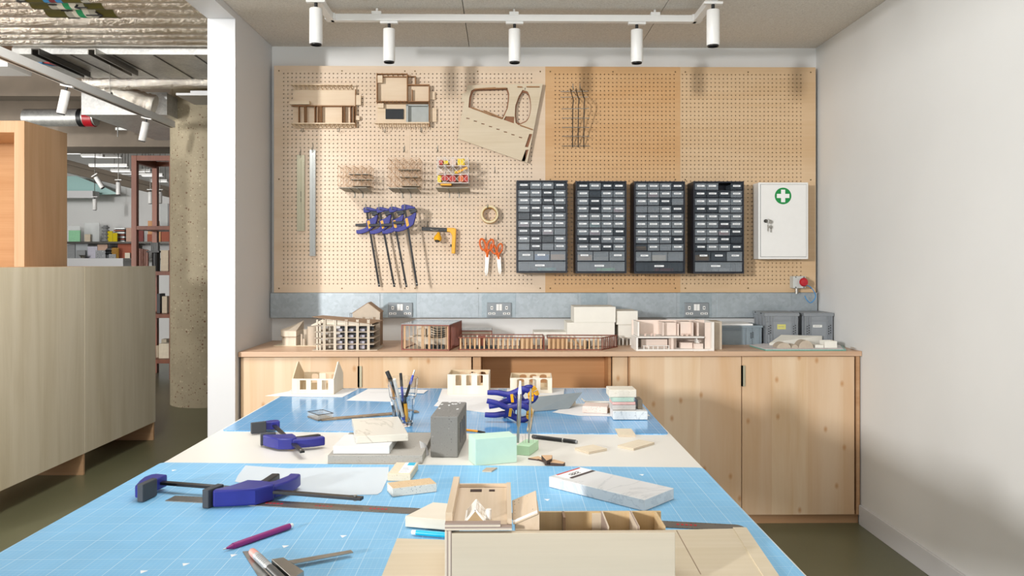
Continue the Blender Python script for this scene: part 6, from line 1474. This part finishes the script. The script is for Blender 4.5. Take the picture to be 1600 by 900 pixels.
# white marble slab with label
o, (c, a_, L, D) = slab('marble_slab', (857.5, 744.5), (1007, 781), (1070, 766.5), zr, zr + .026, M['marble_white'], 'white marble slab with a printed label on the front mat', 'slab', bevel=.0015)
MB().box(-L / 2 + .006, -L / 2 + .05, -D / 2 + .004 + D * .12, D / 2 - .004, .0261, .0264).build('paper_label', M['pure_white'], o)
MB().box(-L / 2 + .004, -L / 2 + .01, -D * .32, D * .42, .0264, .0267).build('red_line', M['redcard'], o)
q = MB(); q.box(-L / 2 + .044, -L / 2 + .054, -D * .3, D * .46, .0264, .0267); q.build('dark_band', M['print_dark'], o)
q = MB()
def digit(q, ox, oy, segs, sx, sy, z):
    S_ = {'t': ((0, 1), (1, 1)), 'm': ((0, .5), (1, .5)), 'b': ((0, 0), (1, 0)), 'tl': ((0, .5), (0, 1)), 'tr': ((1, .5), (1, 1)), 'bl': ((0, 0), (0, .5)), 'br': ((1, 0), (1, .5))}
    for s in segs:
        (u0, v0), (u1, v1) = S_[s]; q.bar((ox + sy * v0, oy + sx * u0, z), (ox + sy * v1, oy + sx * u1, z), .0018, .0006)
for k, sg in enumerate((('tr', 'br'), ('t', 'tl', 'tr', 'm', 'br', 'b'), ('t', 'tl', 'm', 'br', 'b'), ('t', 'tl', 'm', 'br', 'b'))): digit(q, -L / 2 + .024, -D * .18 + k * .0115, sg, .007, .013, .0267)
q.build('label_figures', M['print_dark'], o)
# cream foam piece under the model, cyan pencil, plywood sheets
flt = zr + .0022; fth = .022
P = [onZ(px, py, flt + fth) for px, py in ((633, 806.5), (676.5, 784.5), (708, 787), (705, 813))]; c = sum(P, Vector()) / 4
M['cream_foam'] = wood('cream_block', 'e6decf', 'dacfbb', 'x', .6, .8)
tag(MB().prism([(p.x - c.x, p.y - c.y) for p in P], 0, fth).build('cream_block', M['cream_foam'], loc=(c.x, c.y, flt), bevel=.0012), 'cream wooden block with a slanted end, left of the big wooden model', 'block')
A, B = onZ(643.5, 831.5, zr + .006), onZ(712, 837, zr + .006); v = B - A
pen('cyan mechanical pencil partly under the big wooden model', A, B, .0055, [('eraser', 0, .1, .85, .85, 'white_pen'), ('barrel', .1, .95, 1, 1, 'cyan'), ('tip', .95, 1, .7, .4, 'cyan')], 'mechanical_pencil', 'pencil', 'mechanical pencils on the front mat')
M['birch_sheet'] = wood('birch_sheet', 'd8cbb4', 'cbbc9f', 'x', .5, .8)
flatpoly('plywood_sheet', [(620.5, 841), (700, 843.5), (700, 935), (582, 935)], zr, .0025, M['birch_sheet'], 'thin pale plywood sheet at the left of the big wooden model', 'plywood sheet')
P = [onZ(px, py, zr + .003) for px, py in ((1035, 828), (1166, 825.5), (1240, 935), (1050, 935))]; c = sum(P, Vector()) / 4
py_ = thing('plywood_sheet', 'thin pale plywood sheet with a raised edge strip, right of the big model', 'plywood sheet', (c.x, c.y, zr))
MB().prism([(p.x - c.x, p.y - c.y) for p in P], 0, .003).build('panel_sheet', M['birch_sheet'], py_)
e0, e1 = P[1] - c, P[2] - c; d_ = Vector((-.028, 0, 0))
MB().prism([((e0 + d_).x, e0.y), (e0.x, e0.y), (e1.x, e1.y), ((e1 + d_).x, e1.y)], .003, .0055).build('edge_strip', M['birch_sheet'], py_)
g0, g1 = onZ(1057, 831, zr) - c, onZ(1095, 900, zr) - c
MB().prism([(g0.x - .001, g0.y), (g0.x + .001, g0.y), (g1.x + .001, g1.y), (g1.x - .001, g1.y)], .003, .0032).build('score_line', M['bass_dark'], py_)
# purple mechanical pencil
A, B = onZ(349, 858.5, zr + .005), onZ(457, 820.5, zr + .0062)
pen('purple mechanical pencil lying on the front mat', A, B, .0062, [('lead_sleeve', 0, .035, .2, .25, 'alu'), ('tip', .035, .13, .3, .85, 'purple'), ('barrel', .13, .955, 1, 1, 'purple'), ('eraser', .955, 1, .75, .72, 'white_pen')], 'mechanical_pencil', 'pencil', 'mechanical pencils on the front mat')
# engineer's square with marker
A, B = onZ(380, 861.5, zr + .001), onZ(425, 930, zr + .001); u = (B - A).normalized(); n = Vector((-u.y, u.x, 0))
plate = flatpoly('steel_plate', [(379, 861.5), (394, 860), (470, 935), (425, 935)], zr, .0012, M['steel'], 'bright steel plate strip lying under the silver marker', 'steel strip')
sq = thing('try_square', 'steel try square with a thick stock and thin blade on the front mat', 'try square', (0, 0, zr))
def fp(px, py, z): p = onZ(px, py, zr + z); return (p.x, p.y, z)
b4 = [(424, 873.5), (443, 870.5), (475, 892), (457, 903)]
st_h = .018
tp_ = [fp(px, py, st_h) for px, py in b4]
MB().hexa([(x, y, .0013) for x, y, _ in tp_], tp_).build('stock', M['steel'], sq, bevel=.0008)
bl4 = [(449, 876), (548, 859.2), (552, 862.8), (460, 880.5)]
tb_ = [fp(px, py, .009) for px, py in bl4]
MB().hexa([(x, y, .0072) for x, y, _ in tb_], tb_).build('blade', M['steel'], sq)
A, B = onZ(394, 862, zr + .0095), onZ(440, 906, zr + .0095)
M['silver_barrel'] = plain('silver_barrel', 'b9bbbb', .3, .3); M['grey_barrel'] = plain('grey_barrel', '4b4c4b', .35)
mk = pen('silver and grey marker with a pink end lying on the steel plate', A, A + (B - A) * 1.25, .008, [('pink_end', 0, .13, .9, 1, 'pink_cap'), ('printed_barrel', .13, .5, 1, 1, 'silver_barrel'), ('cap', .5, 1, 1.08, 1.05, 'grey_barrel')], 'marker', 'marker', 'pens on the table')
v = (B - A) * 1.25; pq = v.cross(Vector((0, 0, 1))).normalized()
q = MB(); q.tube([v * .48 + pq * .0095 + Vector((0, 0, .002)), v * .55 + pq * .0115 + Vector((0, 0, .003)), v * .85 + pq * .0112 + Vector((0, 0, .003))], .0013, 6); q.build('clip', M['steel'], mk, smooth=True)
q = MB()
for k in range(7):
    f0 = .2 + k * .035; q.tube([v * f0, v * (f0 + .012)], .00815, 12)
q.build('barrel_print', M['grey'], mk, smooth=True)
# ------------------------------------------------------------------ big wooden sectional model in the foreground
M['edge_ply'] = plyedge('layered_edge', 'z', .003, ('d9c9b4', 'a08c80')); M['edge_ply_x'] = plyedge('layered_edge_x', 'x', .003, ('d9c9b4', 'a08c80'))
M['front_ply'] = wood('front_ply', 'd2c3ac', 'c3b49d', 'x', .45, .9); M['deck'] = wood('deck_ply', 'dfccb6', 'd1bb9e', 'y', .5, 1.5); M['tan_board'] = wood('tan_board', 'd6bc94', 'c8aa7c', 'z', .5, 1.5)
y0 = 1.30; k = y0 / FPX; zb0 = zr + .0035
zt_ = onY(880, 832.5, y0).z
xl0, xl1, xr_ = onY(695, 832, y0).x, onY(705.5, 832, y0).x, onY(1055, 832, y0).x
bm_ = thing('sectional_model', 'large plywood sectional building model standing at the front of the table', 'architectural model', (xl0, y0, zb0))
H_ = zt_ - zb0; Wm = xr_ - xl0; wl = xl1 - xl0
MB().box(wl, Wm, 0, .012, 0, H_).build('front_panel', M['front_ply'], bm_, bevel=.0008)
Dm = .235
MB().box(0, wl, -.0005, Dm, 0, H_ + .004).build('end_panel', M['edge_ply_x'], bm_, bevel=.0005)
xd = onY(800, 832, y0).x - xl0                                   # right end of the deck block
h1 = 15 * k
MB().box(0, xd, .0, Dm, H_ + .0045, H_ + h1 * .62).build('deck_block', [M['edge_ply']], bm_, bevel=.0004)
MB().box(0.0, xd * .83, -.0, .014, H_ + h1 * .62, H_ + h1).build('front_rail', [M['edge_ply']], bm_, bevel=.0004)
MB().box(.012, xd, .014, Dm - .008, H_ + h1 * .62, H_ + h1 * .64).build('deck_floor', M['deck'], bm_)
q = MB(); q.box(0, .012, .014, Dm, H_ + h1 * .62, H_ + h1 + .014); q.build('left_parapet', M['deck'], bm_, bevel=.0005)
MB().box(.012, xd, Dm - .006, Dm, H_ + h1 * .62, H_ + h1 + .0005).build('rear_rail', M['deck'], bm_, bevel=.0004)
MB().box(xd - .008, xd, .014, Dm - .006, H_ + h1 * .62, H_ + h1 + .004).build('right_rail', M['deck'], bm_)
q = MB(); zd = H_ + h1 * .64
q.box(.034, .056, Dm - .036, Dm - .022, zd, zd + .0012); q.box(.07, .081, Dm - .034, Dm - .024, zd, zd + .0012); q.build('deck_opening', M['dark_edge'], bm_)
# little glazed gable and chimney
gx0, gx1, gy0, gy1 = .033, .066, .028, .082; gm = (gx0 + gx1) / 2; gh = .020
q = MB()
for y in (gy0, gy1):
    q.bar((gx0, y, zd), (gm, y, zd + gh), .003, .003); q.bar((gx1, y, zd), (gm, y, zd + gh), .003, .003)
q.bar((gm, gy0, zd + gh), (gm, gy1, zd + gh), .003, .003); q.bar((gx0, gy0, zd + .001), (gx0, gy1, zd + .001), .0025, .0025); q.bar((gx1, gy0, zd + .001), (gx1, gy1, zd + .001), .0025, .0025)
for j in range(1, 6):
    y = gy0 + (gy1 - gy0) * j / 6; q.bar((gx0, y, zd), (gm, y, zd + gh), .0012, .0012); q.bar((gx1, y, zd), (gm, y, zd + gh), .0012, .0012)
q.build('gable_frame', M['whitecard'], bm_)
MB().box(gx0 + .002, gx1 - .002, gy0 + .001, gy1, zd, zd + .0006).build('gable_floor', M['tan_board'], bm_)
MB().cyl((gx1 + .006, gy0 + .012, zd), (gx1 + .006, gy0 + .012, zd + .017), .0045, n=20).build('round_chimney', M['whitecard'], bm_, smooth=True)
# tilted perforated roof with its box
def mp(px, py, y): p = onY(px, py, y); return Vector((p.x - xl0, y - y0, p.z - zb0))
r4 = [mp(801.5, 817.5, y0 + .02), mp(840, 801, y0 + .02), mp(837, 766.5, y0 + .15), mp(800, 782, y0 + .17)]
nn = (r4[1] - r4[0]).cross(r4[3] - r4[0]).normalized() * .0025
MB().hexa([p - nn for p in r4], r4).build('tilted_roof', M['deck'], bm_)
q = MB()
for i in range(7):
    for j in range(5):
        if (i * 7 + j * 3) % 4 == 0: continue
        u, v_ = (i + .6) / 7.4, (j + .6) / 5.6; p = r4[0].lerp(r4[1], v_).lerp(r4[3].lerp(r4[2], v_), u); q.cyl(p, p + nn * .12, .0011, n=8)
q.build('roof_hole', M['dark_edge'], bm_)
MB().hexa([r4[0], r4[1], r4[1] + Vector((0, .003, .001)), r4[0] + Vector((0, .003, .001))], [p + nn * .9 for p in (r4[0], r4[1], r4[1] + Vector((0, .003, .001)), r4[0] + Vector((0, .003, .001)))]).build('roof_edge', M['whitecard'], bm_)
bx0, bx1 = mp(805.5, 830, y0 + .018).x, mp(843, 830, y0 + .018).x
MB().prism([(bx0, H_ - .02), (bx1, H_ - .02), (bx1, mp(843, 803, y0 + .024).z), (bx0, mp(805.5, 818, y0 + .024).z)], .024, .1, 'y').build('roof_box', M['deck'], bm_)
# open bays behind the front panel
yw_ = .125; xb1 = mp(1033, 800, y0 + yw_).x; zB = mp(1000, 799.5, y0 + yw_).z
MB().box(bx1 + .002, xb1, yw_, yw_ + .006, 0, zB).build('rear_panel', M['tan_board'], bm_, bevel=.0004)
MB().box(bx1 + .002, xb1, .0122, yw_, 0, .006).build('bay_floor', M['tan_board'], bm_)
for px, mt in ((882, 'cardbrown'), (944, 'edge_ply_x'), (990, 'edge_ply_x'), (1029, 'tan_board')):
    x = mp(px, 810, y0 + .09).x; MB().box(x - .002, x + .002, .04 if px != 882 else .09, yw_, .006, zB + .0015).build('bay_partition', M[mt], bm_)
MB().box(mp(925, 810, y0 + .12).x, mp(943, 810, y0 + .12).x, yw_ - .006, yw_ - .0005, .006, zB - .002).build('bay_panel', M['front_ply'], bm_)
